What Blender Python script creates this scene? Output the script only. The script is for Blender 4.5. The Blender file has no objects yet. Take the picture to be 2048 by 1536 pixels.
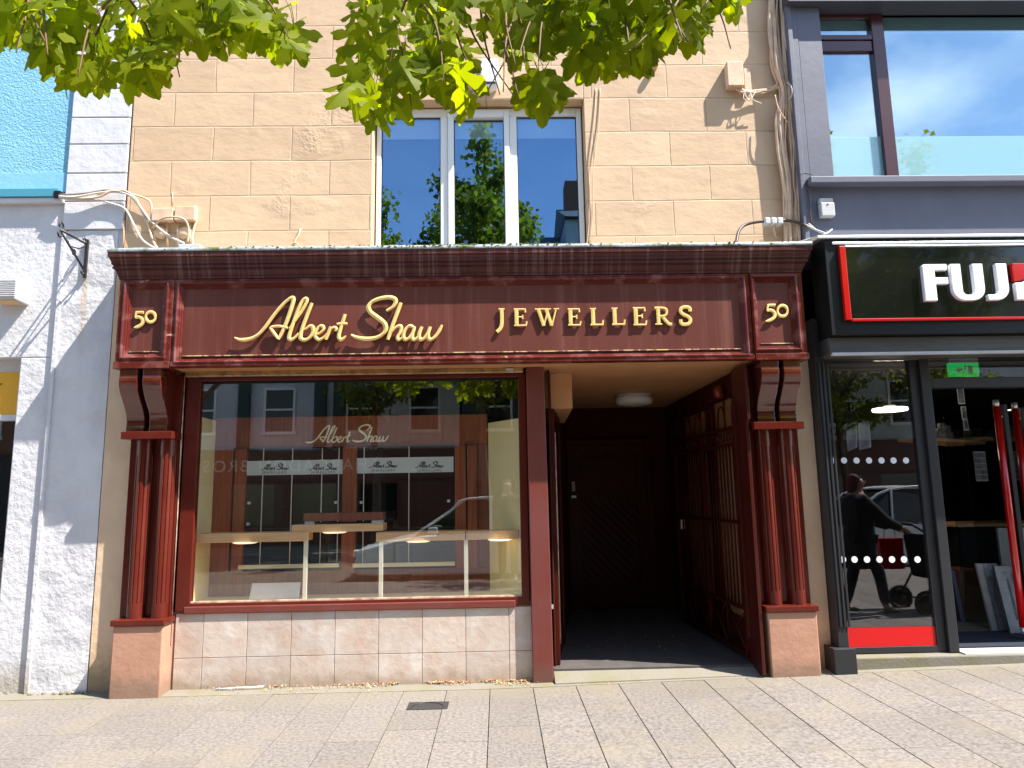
import bpy, bmesh, math, random
from mathutils import Vector, Matrix, noise
R = math.radians
S = bpy.context.scene
COL = S.collection

# ------------------------------------------------------------ camera
FOC = 1420.0
CAMP = Vector((0, -5.9, 1.4838))
def cam_axes(yaw, pitch, roll):
    y, p, r = R(yaw), R(pitch), R(roll)
    F = Vector((math.sin(y)*math.cos(p), math.cos(y)*math.cos(p), math.sin(p)))
    A = Vector((math.cos(y), -math.sin(y), 0)); U = A.cross(F)
    return A*math.cos(r)+U*math.sin(r), -A*math.sin(r)+U*math.cos(r), F
AX, UP, FW = cam_axes(1.26963735, 8.78615977, -1.0025738)
cd = bpy.data.cameras.new('camera'); cam = bpy.data.objects.new('camera', cd); COL.objects.link(cam)
m3 = Matrix((AX, UP, -FW)).transposed()
cam.matrix_world = Matrix.Translation(CAMP) @ m3.to_4x4()
cd.sensor_width = 36; cd.lens = FOC/2048*36; cd.clip_start = 0.05; cd.clip_end = 500
S.camera = cam
def at(px, py, Y):
    """real position, on the upright plane y=Y, of a measured point of the photograph (2048x1536)"""
    d = AX*((px-1024)/FOC) - UP*((py-768)/FOC) + FW
    return CAMP + d*((Y-CAMP.y)/d.y)
def X(px, py, Y=0): return at(px, py, Y).x
def Z(px, py, Y=0): return at(px, py, Y).z

# ------------------------------------------------------------ world, sun, exposure
SUNV = Vector((2.42, -1.0, 3.98)).normalized()
SKY_STR = 0.12; SUN_STR = 5.0; EXPO = 1.5
W = bpy.data.worlds.new('World'); S.world = W; W.use_nodes = True
wn, wl = W.node_tree.nodes, W.node_tree.links
bg = wn['Background']; bg.inputs[1].default_value = SKY_STR
sk = wn.new('ShaderNodeTexSky'); sk.sky_type = 'NISHITA'; sk.sun_disc = False
sk.sun_elevation = math.asin(SUNV.z); sk.sun_rotation = math.atan2(SUNV.x, SUNV.y)
sk.air_density = 1.0; sk.dust_density = 0.3; sk.ozone_density = 2.0
tc = wn.new('ShaderNodeTexCoord'); mp = wn.new('ShaderNodeMapping'); mp.inputs['Scale'].default_value = (2.2, 2.2, 4.2)
mp.inputs['Location'].default_value = (4.3, 1.2, 0.9)
cn = wn.new('ShaderNodeTexNoise'); cn.inputs['Scale'].default_value = 1.3; cn.inputs['Detail'].default_value = 9; cn.inputs['Roughness'].default_value = .55
cr = wn.new('ShaderNodeValToRGB'); cr.color_ramp.elements[0].position = .44; cr.color_ramp.elements[1].position = .70
sx = wn.new('ShaderNodeSeparateXYZ'); mr = wn.new('ShaderNodeMapRange'); mr.inputs[1].default_value = .08; mr.inputs[2].default_value = .38
mr.inputs[3].default_value = .12; mr.inputs[4].default_value = .95
mu = wn.new('ShaderNodeMath'); mu.operation = 'MULTIPLY'
mxw = wn.new('ShaderNodeMix'); mxw.data_type = 'RGBA'; mxw.inputs[7].default_value = (7.2, 7.7, 8.2, 1)
wl.new(tc.outputs['Generated'], mp.inputs[0]); wl.new(mp.outputs[0], cn.inputs['Vector']); wl.new(cn.outputs['Fac'], cr.inputs[0])
wl.new(tc.outputs['Generated'], sx.inputs[0]); wl.new(sx.outputs['X'], mr.inputs[0])
wl.new(cr.outputs[0], mu.inputs[0]); wl.new(mr.outputs[0], mu.inputs[1]); wl.new(mu.outputs[0], mxw.inputs[0])
wl.new(sk.outputs[0], mxw.inputs[6]); wl.new(mxw.outputs[2], bg.inputs[0])
sl = bpy.data.lights.new('sun', 'SUN'); sl.energy = SUN_STR; sl.angle = R(.5); sl.color = (1, .95, .86)
so = bpy.data.objects.new('sun', sl); COL.objects.link(so); so.rotation_euler = SUNV.to_track_quat('Z', 'Y').to_euler(); so.location = (8, -4, 14)
vs = S.view_settings; vs.view_transform = 'Standard'; vs.look = 'None'; vs.exposure = EXPO; vs.gamma = 1
S.cycles.max_bounces = 8; S.cycles.transparent_max_bounces = 16; S.cycles.caustics_reflective = False; S.cycles.caustics_refractive = False

# ------------------------------------------------------------ materials
def nd(t, typ, **kw):
    n = t.nodes.new('ShaderNode'+typ)
    for k, v in kw.items(): setattr(n, k, v)
    return n
def mat(name, col, rough=.6, col2=None, nscale=5, nlo=.4, nhi=.62, bump=0, bscale=60, bdet=6, metal=0, spec=.5, coat=0,
        stretch=(1, 1, 1), bstretch=(1, 1, 1), col3=None, n3scale=2, n3=(.55, .7), isl=0, nmix=1, n3stretch=(1, 1, 1)):
    m = bpy.data.materials.new(name); m.use_nodes = True; t = m.node_tree; L = t.links
    b = t.nodes['Principled BSDF']; b.inputs['Roughness'].default_value = rough; b.inputs['Metallic'].default_value = metal
    b.inputs['Specular IOR Level'].default_value = spec; b.inputs['Coat Weight'].default_value = coat
    c4 = (*col, 1); b.inputs['Base Color'].default_value = c4
    geo = nd(t, 'NewGeometry'); cur = None
    def nz(scale, st, det=6):
        mpn = nd(t, 'Mapping'); mpn.inputs['Scale'].default_value = st; L.new(geo.outputs['Position'], mpn.inputs[0])
        n = nd(t, 'TexNoise'); n.inputs['Scale'].default_value = scale; n.inputs['Detail'].default_value = det; n.inputs['Roughness'].default_value = .6
        L.new(mpn.outputs[0], n.inputs['Vector']); return n.outputs['Fac']
    def ramp(sock, lo, hi, mx=1):
        r = nd(t, 'MapRange'); r.inputs[1].default_value = lo; r.inputs[2].default_value = hi; r.inputs[4].default_value = mx; L.new(sock, r.inputs[0]); return r.outputs[0]
    def mix(fac, a, c):
        x = nd(t, 'Mix', data_type='RGBA'); L.new(fac, x.inputs[0])
        if isinstance(a, tuple): x.inputs[6].default_value = (*a, 1)
        else: L.new(a, x.inputs[6])
        x.inputs[7].default_value = (*c, 1); return x.outputs[2]
    cur = col
    if col2: cur = mix(ramp(nz(nscale, stretch), nlo, nhi, nmix), cur, col2)
    if col3: cur = mix(ramp(nz(n3scale, n3stretch), *n3), cur, col3)
    if isl:
        if isinstance(cur, tuple):
            rg = nd(t, 'RGB'); rg.outputs[0].default_value = (*cur, 1); cur = rg.outputs[0]
        r = nd(t, 'MapRange'); r.inputs[3].default_value = 1-isl; r.inputs[4].default_value = 1+isl; L.new(geo.outputs['Random Per Island'], r.inputs[0])
        v = nd(t, 'VectorMath', operation='SCALE'); L.new(cur, v.inputs[0]); L.new(r.outputs[0], v.inputs['Scale']); cur = v.outputs[0]
    if not isinstance(cur, tuple): L.new(cur, b.inputs['Base Color'])
    if bump:
        bn = nd(t, 'Bump'); bn.inputs['Strength'].default_value = 1; bn.inputs['Distance'].default_value = bump
        L.new(nz(bscale, bstretch, bdet), bn.inputs['Height']); L.new(bn.outputs[0], b.inputs['Normal'])
    return m
def glass(name, refl=1.6, tint=(1, 1, 1), add=.03, ior=1.5, gtint=(1, 1, 1)):
    m = bpy.data.materials.new(name); m.use_nodes = True; t = m.node_tree; L = t.links
    t.nodes.remove(t.nodes['Principled BSDF']); out = t.nodes['Material Output']
    tr = nd(t, 'BsdfTransparent'); tr.inputs[0].default_value = (*tint, 1); gl = nd(t, 'BsdfGlossy'); gl.inputs['Roughness'].default_value = 0; gl.inputs[0].default_value = (*gtint, 1)
    ge = nd(t, 'NewGeometry'); dp = nd(t, 'VectorMath', operation='DOT_PRODUCT'); L.new(ge.outputs['Normal'], dp.inputs[0]); L.new(ge.outputs['Incoming'], dp.inputs[1])
    ab = nd(t, 'Math', operation='ABSOLUTE'); L.new(dp.outputs['Value'], ab.inputs[0]); om = nd(t, 'Math', operation='SUBTRACT'); om.inputs[0].default_value = 1; L.new(ab.outputs[0], om.inputs[1])
    pw = nd(t, 'Math', operation='POWER'); L.new(om.outputs[0], pw.inputs[0]); pw.inputs[1].default_value = 5
    fr = nd(t, 'Math', operation='MULTIPLY_ADD'); L.new(pw.outputs[0], fr.inputs[0]); fr.inputs[1].default_value = .6; fr.inputs[2].default_value = .035   # Schlick, one value for both faces of the pane
    ma = nd(t, 'Math', operation='MULTIPLY_ADD', use_clamp=True); ma.inputs[1].default_value = refl; ma.inputs[2].default_value = add
    mx = nd(t, 'MixShader'); L.new(fr.outputs[0], ma.inputs[0]); L.new(ma.outputs[0], mx.inputs[0]); L.new(tr.outputs[0], mx.inputs[1]); L.new(gl.outputs[0], mx.inputs[2])
    L.new(mx.outputs[0], out.inputs[0]); return m
def leafmat(name, c1, c2, trans=.55):
    m = bpy.data.materials.new(name); m.use_nodes = True; t = m.node_tree; L = t.links
    b = t.nodes['Principled BSDF']; out = t.nodes['Material Output']; b.inputs['Roughness'].default_value = .5; b.inputs['Specular IOR Level'].default_value = .18
    geo = nd(t, 'NewGeometry'); r = nd(t, 'Mix', data_type='RGBA'); L.new(geo.outputs['Random Per Island'], r.inputs[0])
    r.inputs[6].default_value = (*c1, 1); r.inputs[7].default_value = (*c2, 1)
    tl = nd(t, 'BsdfTranslucent'); sc = nd(t, 'VectorMath', operation='MULTIPLY'); sc.inputs[1].default_value = (1.9, 1.9, .5)
    L.new(r.outputs[2], b.inputs['Base Color']); L.new(r.outputs[2], sc.inputs[0]); L.new(sc.outputs[0], tl.inputs[0])
    mx = nd(t, 'MixShader'); mx.inputs[0].default_value = trans; L.new(b.outputs[0], mx.inputs[1]); L.new(tl.outputs[0], mx.inputs[2]); L.new(mx.outputs[0], out.inputs[0])
    return m
def filmmat(name, col, fac):
    m = bpy.data.materials.new(name); m.use_nodes = True; t = m.node_tree; L = t.links; b = t.nodes['Principled BSDF']; b.inputs['Base Color'].default_value = (*col, 1); b.inputs['Roughness'].default_value = .6
    tr = nd(t, 'BsdfTransparent'); mx = nd(t, 'MixShader'); mx.inputs[0].default_value = fac; L.new(tr.outputs[0], mx.inputs[1]); L.new(b.outputs[0], mx.inputs[2]); L.new(mx.outputs[0], t.nodes['Material Output'].inputs[0]); return m
def emis(name, col, s):
    m = bpy.data.materials.new(name); m.use_nodes = True; b = m.node_tree.nodes['Principled BSDF']
    b.inputs['Base Color'].default_value = (*col, 1); b.inputs['Emission Color'].default_value = (*col, 1); b.inputs['Emission Strength'].default_value = s; return m

def ashlar_mat():
    """painted render lined out as ashlar blocks: grooves as bump, a little grime in them"""
    m = mat('painted_ashlar_render', (.66, .465, .300), .75, (.59, .41, .265), 2.2, .4, .7, col3=(.60, .42, .28), n3scale=5, n3=(.6, .85))
    t = m.node_tree; L = t.links; b = t.nodes['Principled BSDF']
    geo = nd(t, 'NewGeometry'); sep = nd(t, 'SeparateXYZ'); L.new(geo.outputs['Position'], sep.inputs[0])
    gt = nd(t, 'Math', operation='GREATER_THAN'); L.new(sep.outputs['X'], gt.inputs[0]); gt.inputs[1].default_value = 0
    zz = nd(t, 'Math', operation='MULTIPLY_ADD'); L.new(gt.outputs[0], zz.inputs[0]); zz.inputs[1].default_value = .075; L.new(sep.outputs['Z'], zz.inputs[2])
    xx = nd(t, 'Math', operation='MULTIPLY_ADD'); L.new(gt.outputs[0], xx.inputs[0]); xx.inputs[1].default_value = .1; L.new(sep.outputs['X'], xx.inputs[2])
    nn = nd(t, 'TexNoise'); nn.inputs['Scale'].default_value = 1.6; nn.inputs['Detail'].default_value = 5; L.new(geo.outputs['Position'], nn.inputs['Vector'])
    cmb = nd(t, 'CombineXYZ'); L.new(xx.outputs[0], cmb.inputs[0]); L.new(zz.outputs[0], cmb.inputs[1])
    dis = nd(t, 'VectorMath', operation='MULTIPLY_ADD'); L.new(nn.outputs['Color'], dis.inputs[0]); dis.inputs[1].default_value = (.03, .022, 0); L.new(cmb.outputs[0], dis.inputs[2])
    mpn = nd(t, 'Mapping'); mpn.inputs['Location'].default_value = (2.786+.015, -3.761-.011, 0); L.new(dis.outputs[0], mpn.inputs[0])
    br = nd(t, 'TexBrick'); br.offset = .49; br.squash = 1; L.new(mpn.outputs[0], br.inputs['Vector'])
    for k, v in (('Scale', 1), ('Mortar Size', .0075), ('Mortar Smooth', .6), ('Brick Width', .69), ('Row Height', .324), ('Bias', 0)): br.inputs[k].default_value = v
    br.inputs['Color1'].default_value = (1, 1, 1, 1); br.inputs['Color2'].default_value = (.90, .88, .86, 1); br.inputs['Mortar'].default_value = (.95, .95, .95, 1)
    # joints partly filled by old paint
    n2 = nd(t, 'TexNoise'); n2.inputs['Scale'].default_value = 3.1; n2.inputs['Detail'].default_value = 3; L.new(geo.outputs['Position'], n2.inputs['Vector'])
    r2 = nd(t, 'MapRange'); r2.inputs[1].default_value = .3; r2.inputs[2].default_value = .5; r2.inputs[3].default_value = .25; L.new(n2.outputs['Fac'], r2.inputs[0])
    jm = nd(t, 'Math', operation='MULTIPLY'); L.new(br.outputs['Fac'], jm.inputs[0]); L.new(r2.outputs[0], jm.inputs[1])
    bc = b.inputs['Base Color'].links[0].from_socket
    bv = nd(t, 'VectorMath', operation='MULTIPLY'); L.new(bc, bv.inputs[0]); L.new(br.outputs['Color'], bv.inputs[1]); bc = bv.outputs[0]
    mx = nd(t, 'Mix', data_type='RGBA'); f = nd(t, 'Math', operation='MULTIPLY'); f.inputs[1].default_value = .22; L.new(jm.outputs[0], f.inputs[0]); L.new(f.outputs[0], mx.inputs[0])
    L.new(bc, mx.inputs[6]); mx.inputs[7].default_value = (.42, .27, .17, 1); L.new(mx.outputs[2], b.inputs['Base Color'])
    # bump: blotchy hand-applied render + fine grain + grooves
    def nz(s, d, st=(1, 1, 1)):
        q = nd(t, 'Mapping'); q.inputs['Scale'].default_value = st; L.new(geo.outputs['Position'], q.inputs[0])
        n = nd(t, 'TexNoise'); n.inputs['Scale'].default_value = s; n.inputs['Detail'].default_value = d; n.inputs['Roughness'].default_value = .62; L.new(q.outputs[0], n.inputs['Vector']); return n.outputs['Fac']
    b1 = nd(t, 'Bump'); b1.inputs['Distance'].default_value = .0065; L.new(nz(4.5, 7, (1, 1, 1.6)), b1.inputs['Height'])
    inv = nd(t, 'Math', operation='SUBTRACT'); inv.inputs[0].default_value = 1; L.new(jm.outputs[0], inv.inputs[1])
    b2 = nd(t, 'Bump'); b2.inputs['Distance'].default_value = .007; L.new(inv.outputs[0], b2.inputs['Height']); L.new(b1.outputs[0], b2.inputs['Normal'])
    # flaking patch texture in places
    pk = nd(t, 'MapRange'); pk.inputs[1].default_value = .58; pk.inputs[2].default_value = .74; L.new(nz(.9, 3), pk.inputs[0])
    pm = nd(t, 'Math', operation='MULTIPLY'); L.new(pk.outputs[0], pm.inputs[0]); L.new(nz(26, 6), pm.inputs[1])
    b3 = nd(t, 'Bump'); b3.inputs['Distance'].default_value = .018; L.new(pm.outputs[0], b3.inputs['Height']); L.new(b2.outputs[0], b3.inputs['Normal'])
    L.new(b3.outputs[0], b.inputs['Normal']); return m

M = dict(
 marcorb=mat('glossy_dark_maroon_paint', (.085, .013, .009), .07, (.11, .02, .013), 3, coat=.8, bump=.0012, bscale=9),
 ashlar=ashlar_mat(),
 beige=mat('beige_masonry_paint', (.69, .50, .335), .7, (.61, .43, .29), 3, bump=.006, bscale=14),
 beigec=mat('beige_painted_cable', (.70, .50, .34), .6, (.55, .38, .26), 9),
 white=mat('white_masonry_paint', (.645, .635, .665), .7, (.57, .56, .59), 2.5, bump=.010, bscale=20, bdet=8, col3=(.66, .63, .60), n3scale=3, n3=(.66, .85)),
 whitesm=mat('smooth_white_masonry_paint', (.65, .64, .68), .7, (.59, .58, .62), 3, bump=.008, bscale=9),
 blue=mat('blue_stucco', (.20, .46, .64), .75, (.23, .50, .67), 3, bump=.014, bscale=48, bdet=4, bstretch=(1, 1, 1.3)),
 blues=mat('blue_smooth_paint', (.20, .46, .64), .6, (.23, .50, .67), 2, bump=.003, bscale=20),
 bluetrim=mat('blue_metal_trim', (.06, .27, .38), .5),
 maroon=mat('maroon_gloss_paint', (.100, .0135, .008), .18, (.125, .022, .013), 3, .45, .75, bump=.0015, bscale=25, spec=.28, col3=(.20, .07, .045), n3scale=16, n3=(.70, .78)),
 marpanel=mat('weathered_maroon_fascia', (.108, .026, .018), .42, (.138, .040, .029), 1.2, .3, .75, stretch=(3, 1, .6), col3=(.24, .11, .09), n3scale=2.2, n3=(.52, 1.0), n3stretch=(7, 1, .25), bump=.001, spec=.3),
 marstreak=mat('lime_streaked_maroon', (.065, .014, .012), .30, (.095, .026, .022), 3, .4, .7, stretch=(5, 1, .6), col3=(.30, .20, .19), n3scale=3.2, n3=(.53, .92), n3stretch=(11, .4, .3), bump=.001, spec=.3),
 marchip=mat('chipped_maroon_moulding', (.105, .014, .009), .25, (.26, .10, .085), 8, .5, .75, col3=(.62, .45, .30), n3scale=11, n3=(.66, .74), n3stretch=(.6, 1, 1), spec=.3), lichen=mat('limed_lower_bead', (.16, .05, .03), .7, (.52, .40, .22), 9, .46, .56, stretch=(2, 1, 1), col3=(.50, .46, .10), n3scale=5, n3=(.58, .64)),
 gold=mat('gilded_lettering', (.98, .72, .27), .32, (.88, .60, .20), 20, metal=.3, spec=.6),
 cream=mat('cream_lettering', (.98, .86, .58), .5), reveal=mat('dark_reveal_paint', (.055, .008, .005), .3, spec=.3),
 ped=mat('pink_plinth_render', (.46, .245, .165), .7, (.40, .205, .135), 3, bump=.003, bscale=22, col3=(.33, .18, .13), n3scale=4, n3=(.62, .85)),
 tile=mat('stone_look_tile', (.54, .45, .39), .3, (.50, .37, .30), 5, .42, .70, isl=.10, bump=.004, bscale=16, col3=(.62, .56, .52), n3scale=4, n3=(.5, .75)),
 grout=mat('tile_grout', (.28, .18, .15), .9),
 post=mat('red_brown_post_paint', (.15, .028, .017), .45, (.16, .042, .036), 2, bump=.0012, bscale=60),
 soffit=mat('brown_beige_soffit', (.60, .31, .15), .6, (.54, .27, .12), 3),
 slot=mat('rusty_yellow_shutter_slot', (.42, .26, .06), .7, (.22, .12, .04), 12, col3=(.12, .08, .05), n3scale=20),
 putty=mat('pale_putty_line', (.62, .48, .34), .7, (.35, .2, .14), 12),
 yelpan=mat('pale_yellow_panel', (.94, .80, .40), .6, (.90, .75, .36), 2),
 wood=mat('reddish_cabinet_wood', (.33, .085, .024), .35, (.22, .055, .017), 3, stretch=(14, 14, .8), bump=.0006),
 wooddk=mat('dark_cabinet_wood', (.23, .065, .030), .4, (.15, .042, .022), 3, stretch=(14, 14, 1)),
 pine=mat('pale_shelf_wood', (.80, .50, .24), .45, (.70, .41, .18), 3, stretch=(1, 12, 16)),
 creamp=mat('cream_leg_paint', (.85, .80, .62), .5),
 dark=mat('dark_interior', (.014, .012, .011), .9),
 darkred=mat('dark_red_joinery', (.055, .006, .003), .4, (.035, .005, .003), 3, spec=.15),
 hall=mat('dark_hall_wall', (.060, .012, .008), .8, spec=.1),
 floordk=mat('dark_grey_floor', (.072, .062, .056), .75, (.052, .046, .044), 8),
 concrete=mat('mossy_concrete', (.185, .165, .135), .9, (.165, .15, .09), 4, .45, .65, bump=.004, bscale=40),
 slab=mat('granite_paving', (.212, .186, .170), .8, (.105, .092, .084), 42, .38, .66, isl=.08, bump=.0018, bscale=70, col3=(.205, .175, .125), n3scale=1.7, n3=(.50, .85)),
 joint=mat('dirty_joint', (.12, .105, .085), .95),
 asphalt=mat('asphalt', (.05, .05, .052), .9, (.065, .064, .063), 60, bump=.003, bscale=90),
 lead=mat('mossy_lead_flashing', (.34, .36, .38), .6, (.22, .24, .22), 14, .42, .62, col3=(.10, .11, .03), n3scale=6, n3=(.54, .62), bump=.006, bscale=40),
 upvc=mat('white_window_plastic', (.80, .80, .80), .3),
 blind=mat('white_roller_blind', (.86, .87, .82), .8),
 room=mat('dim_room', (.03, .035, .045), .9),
 grey=mat('grey_masonry_paint', (.130, .134, .182), .6, (.113, .117, .160), 2, bump=.002, bscale=12),
 greydk=mat('dark_slate_paint', (.050, .055, .075), .55, (.060, .065, .085), 2),
 winered=mat('burgundy_window_frame', (.060, .014, .016), .25, coat=.3),
 film=filmmat('frosted_window_film', (.50, .90, .95), .30),
 black=mat('black_shopfront_paint', (.007, .007, .008), .4, (.010, .010, .011), 3, spec=.3),
 blackgl=mat('black_gloss_sign', (.006, .007, .006), .12, coat=.5),
 charcoal=mat('charcoal_metal_frame', (.026, .026, .029), .4, spec=.35),
 shut=mat('grey_shutter_box', (.075, .073, .070), .5, (.05, .05, .05), 5, stretch=(.3, 1, 8)),
 alu=mat('silver_trim', (.75, .76, .78), .3, metal=.6),
 whitep=mat('white_gloss_letters', (.86, .87, .90), .25),
 red=mat('bright_red_enamel', (.50, .005, .005), .2, coat=.4),
 redfilm=mat('red_window_vinyl', (.60, .006, .008), .3),
 greyplas=mat('light_grey_plastic', (.55, .55, .56), .5, (.48, .48, .49), 5),
 iron=mat('black_wrought_iron', (.014, .013, .013), .45),
 rust=mat('rust_streaks', (.30, .15, .06), .9),
 cablew=mat('white_cable', (.60, .57, .52), .5), cableb=mat('brown_conduit', (.07, .035, .03), .5, (.04, .03, .03), 9), cableg=mat('grey_cable', (.22, .20, .18), .55, (.35, .32, .28), 8),
 yellow=mat('yellow_sign_paint', (.72, .36, .01), .5),
 green=emis('green_exit_panel', (.01, .42, .08), .35),
 floorlt=mat('shop_floor', (.14, .135, .13), .5), mat_=mat('blue_black_doormat', (.010, .012, .028), .95),
 paper=mat('pale_paper', (.60, .66, .62), .7), ink=mat('dark_ink', (.03, .035, .035), .6), photo=mat('dark_photo_print', (.10, .10, .11), .4, (.3, .3, .32), 18),
 board=mat('cardboard', (.17, .075, .03), .7), offw=mat('off_white_frame', (.55, .54, .50), .5, (.45, .44, .4), 8),
 litter=mat('dry_leaf_litter', (.45, .22, .09), .9, (.62, .42, .24), 40),
 bark=mat('grey_brown_bark', (.13, .09, .06), .9, (.08, .055, .04), 12, bump=.01, bscale=30), twig=mat('brown_twig', (.12, .055, .02), .7),
 tyre=mat('tyre_rubber', (.02, .02, .02), .8), rim=mat('alloy_rim', (.5, .5, .52), .3, metal=.8),
 carw=mat('white_car_paint', (.70, .70, .72), .25, coat=.6), cars=mat('silver_green_car_paint', (.78, .80, .80), .3, metal=.1, coat=.6),
 cargl=mat('tinted_car_glass', (.01, .012, .012), .05), lampr=mat('red_tail_lamp', (.4, .01, .01), .2),
 coatm=mat('black_coat_cloth', (.012, .011, .014), .85), trous=mat('dark_navy_cloth', (.02, .02, .035), .85), scarf=mat('plum_headscarf', (.12, .03, .045), .8), skin=mat('skin', (.48, .27, .19), .5), shoe=mat('black_leather', (.015, .013, .012), .4),
 denim=mat('dark_denim', (.02, .025, .04), .9), shoew=mat('white_trainer', (.7, .7, .7), .5), hair=mat('brown_hair', (.03, .018, .01), .7),
 oppw=mat('pale_blue_white_render', (.55, .58, .60), .8, (.50, .52, .55), 2), oppg=mat('dark_green_pilaster', (.015, .045, .035), .6), oppr=mat('dark_timber_shopfront', (.09, .022, .012), .5), oppl=mat('grey_letters', (.55, .52, .42), .5), slate=mat('roof_slate', (.06, .065, .075), .7), brick=mat('brown_brick', (.20, .10, .06), .9),
 leafn=leafmat('near_maple_leaf', (.125, .175, .003), (.25, .29, .006), .66),
 leaff=leafmat('far_maple_leaf', (.12, .15, .02), (.21, .23, .035), .5),
 gls=glass('shop_window_glass', 1.2, add=.055), glu=glass('upstairs_window_glass', 1.5, add=.16, tint=(.8, .86, .9), gtint=(.43, .70, 1)), glv=glass('coated_window_glass', 1.5, add=.27, tint=(.7, .86, .9), gtint=(.80, .93, 1)), gld=glass('cabinet_glass', 1.2, (.8, .9, .86), add=.02), glb=glass('black_shop_glass', 1.6, add=.04, tint=(.8, .82, .85)),
 puck=emis('warm_puck_lamp', (1, .84, .58), .35), tan=mat('tan_wall_board', (.26, .13, .06), .7), lampw=mat('opal_lamp_cover', (.85, .84, .80), .4), disc=emis('lit_disc_lamp', (1, .86, .66), 4),
 orange=mat('orange_plastic', (.20, .025, .006), .4), mosq=mat('green_moss', (.10, .13, .02), .95),
)

def grime(name, zlo, zhi, col, amt=.7, sc=7):
    t = M[name].node_tree; L = t.links; b = t.nodes['Principled BSDF']; g = nd(t, 'NewGeometry'); s = nd(t, 'SeparateXYZ'); L.new(g.outputs['Position'], s.inputs[0])
    r = nd(t, 'MapRange'); r.inputs[1].default_value = zhi; r.inputs[2].default_value = zlo; L.new(s.outputs['Z'], r.inputs[0])
    n = nd(t, 'TexNoise'); n.inputs['Scale'].default_value = sc; n.inputs['Detail'].default_value = 8; n.inputs['Roughness'].default_value = .7; L.new(g.outputs['Position'], n.inputs['Vector'])
    a = nd(t, 'Math', operation='ADD'); L.new(r.outputs[0], a.inputs[0]); L.new(n.outputs['Fac'], a.inputs[1])
    q = nd(t, 'MapRange'); q.inputs[1].default_value = .85; q.inputs[2].default_value = 1.35; q.inputs[4].default_value = amt; L.new(a.outputs[0], q.inputs[0])
    x = nd(t, 'Mix', data_type='RGBA'); L.new(q.outputs[0], x.inputs[0]); L.new(b.inputs['Base Color'].links[0].from_socket, x.inputs[6]); x.inputs[7].default_value = (*col, 1); L.new(x.outputs[2], b.inputs['Base Color'])
grime('white', .02, .40, (.30, .25, .17)); grime('ped', .02, .30, (.20, .13, .09), .75); grime('tile', .0, .22, (.26, .18, .12), .6); grime('beige', .02, .55, (.22, .18, .10), .8)
grime('post', .0, .35, (.12, .06, .045), .7)
def spots():
    t = M['slab'].node_tree; L = t.links; b = t.nodes['Principled BSDF']; g = nd(t, 'NewGeometry'); v = nd(t, 'TexVoronoi'); v.inputs['Scale'].default_value = 2.3; L.new(g.outputs['Position'], v.inputs['Vector'])
    r = nd(t, 'MapRange'); r.inputs[1].default_value = .045; r.inputs[2].default_value = .03; r.inputs[4].default_value = .55; L.new(v.outputs['Distance'], r.inputs[0])
    n = nd(t, 'TexNoise'); n.inputs['Scale'].default_value = .9; n.inputs['Detail'].default_value = 7; L.new(g.outputs['Position'], n.inputs['Vector'])
    q = nd(t, 'MapRange'); q.inputs[1].default_value = .52; q.inputs[2].default_value = .72; q.inputs[4].default_value = .45; L.new(n.outputs['Fac'], q.inputs[0])
    s = nd(t, 'SeparateXYZ'); L.new(g.outputs['Position'], s.inputs[0]); w = nd(t, 'MapRange'); w.inputs[1].default_value = -.55; w.inputs[2].default_value = -.05; L.new(s.outputs['Y'], w.inputs[0])
    n2 = nd(t, 'TexNoise'); n2.inputs['Scale'].default_value = 3.5; n2.inputs['Detail'].default_value = 8; L.new(g.outputs['Position'], n2.inputs['Vector']); m = nd(t, 'Math', operation='MULTIPLY'); L.new(w.outputs[0], m.inputs[0]); L.new(n2.outputs['Fac'], m.inputs[1])
    c = b.inputs['Base Color'].links[0].from_socket
    for f, col in ((r.outputs[0], (.07, .062, .055)), (q.outputs[0], (.13, .115, .10)), (m.outputs[0], (.175, .152, .10))):
        x = nd(t, 'Mix', data_type='RGBA'); L.new(f, x.inputs[0]); L.new(c, x.inputs[6]); x.inputs[7].default_value = (*col, 1); c = x.outputs[2]
    L.new(c, b.inputs['Base Color'])
spots()

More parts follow.
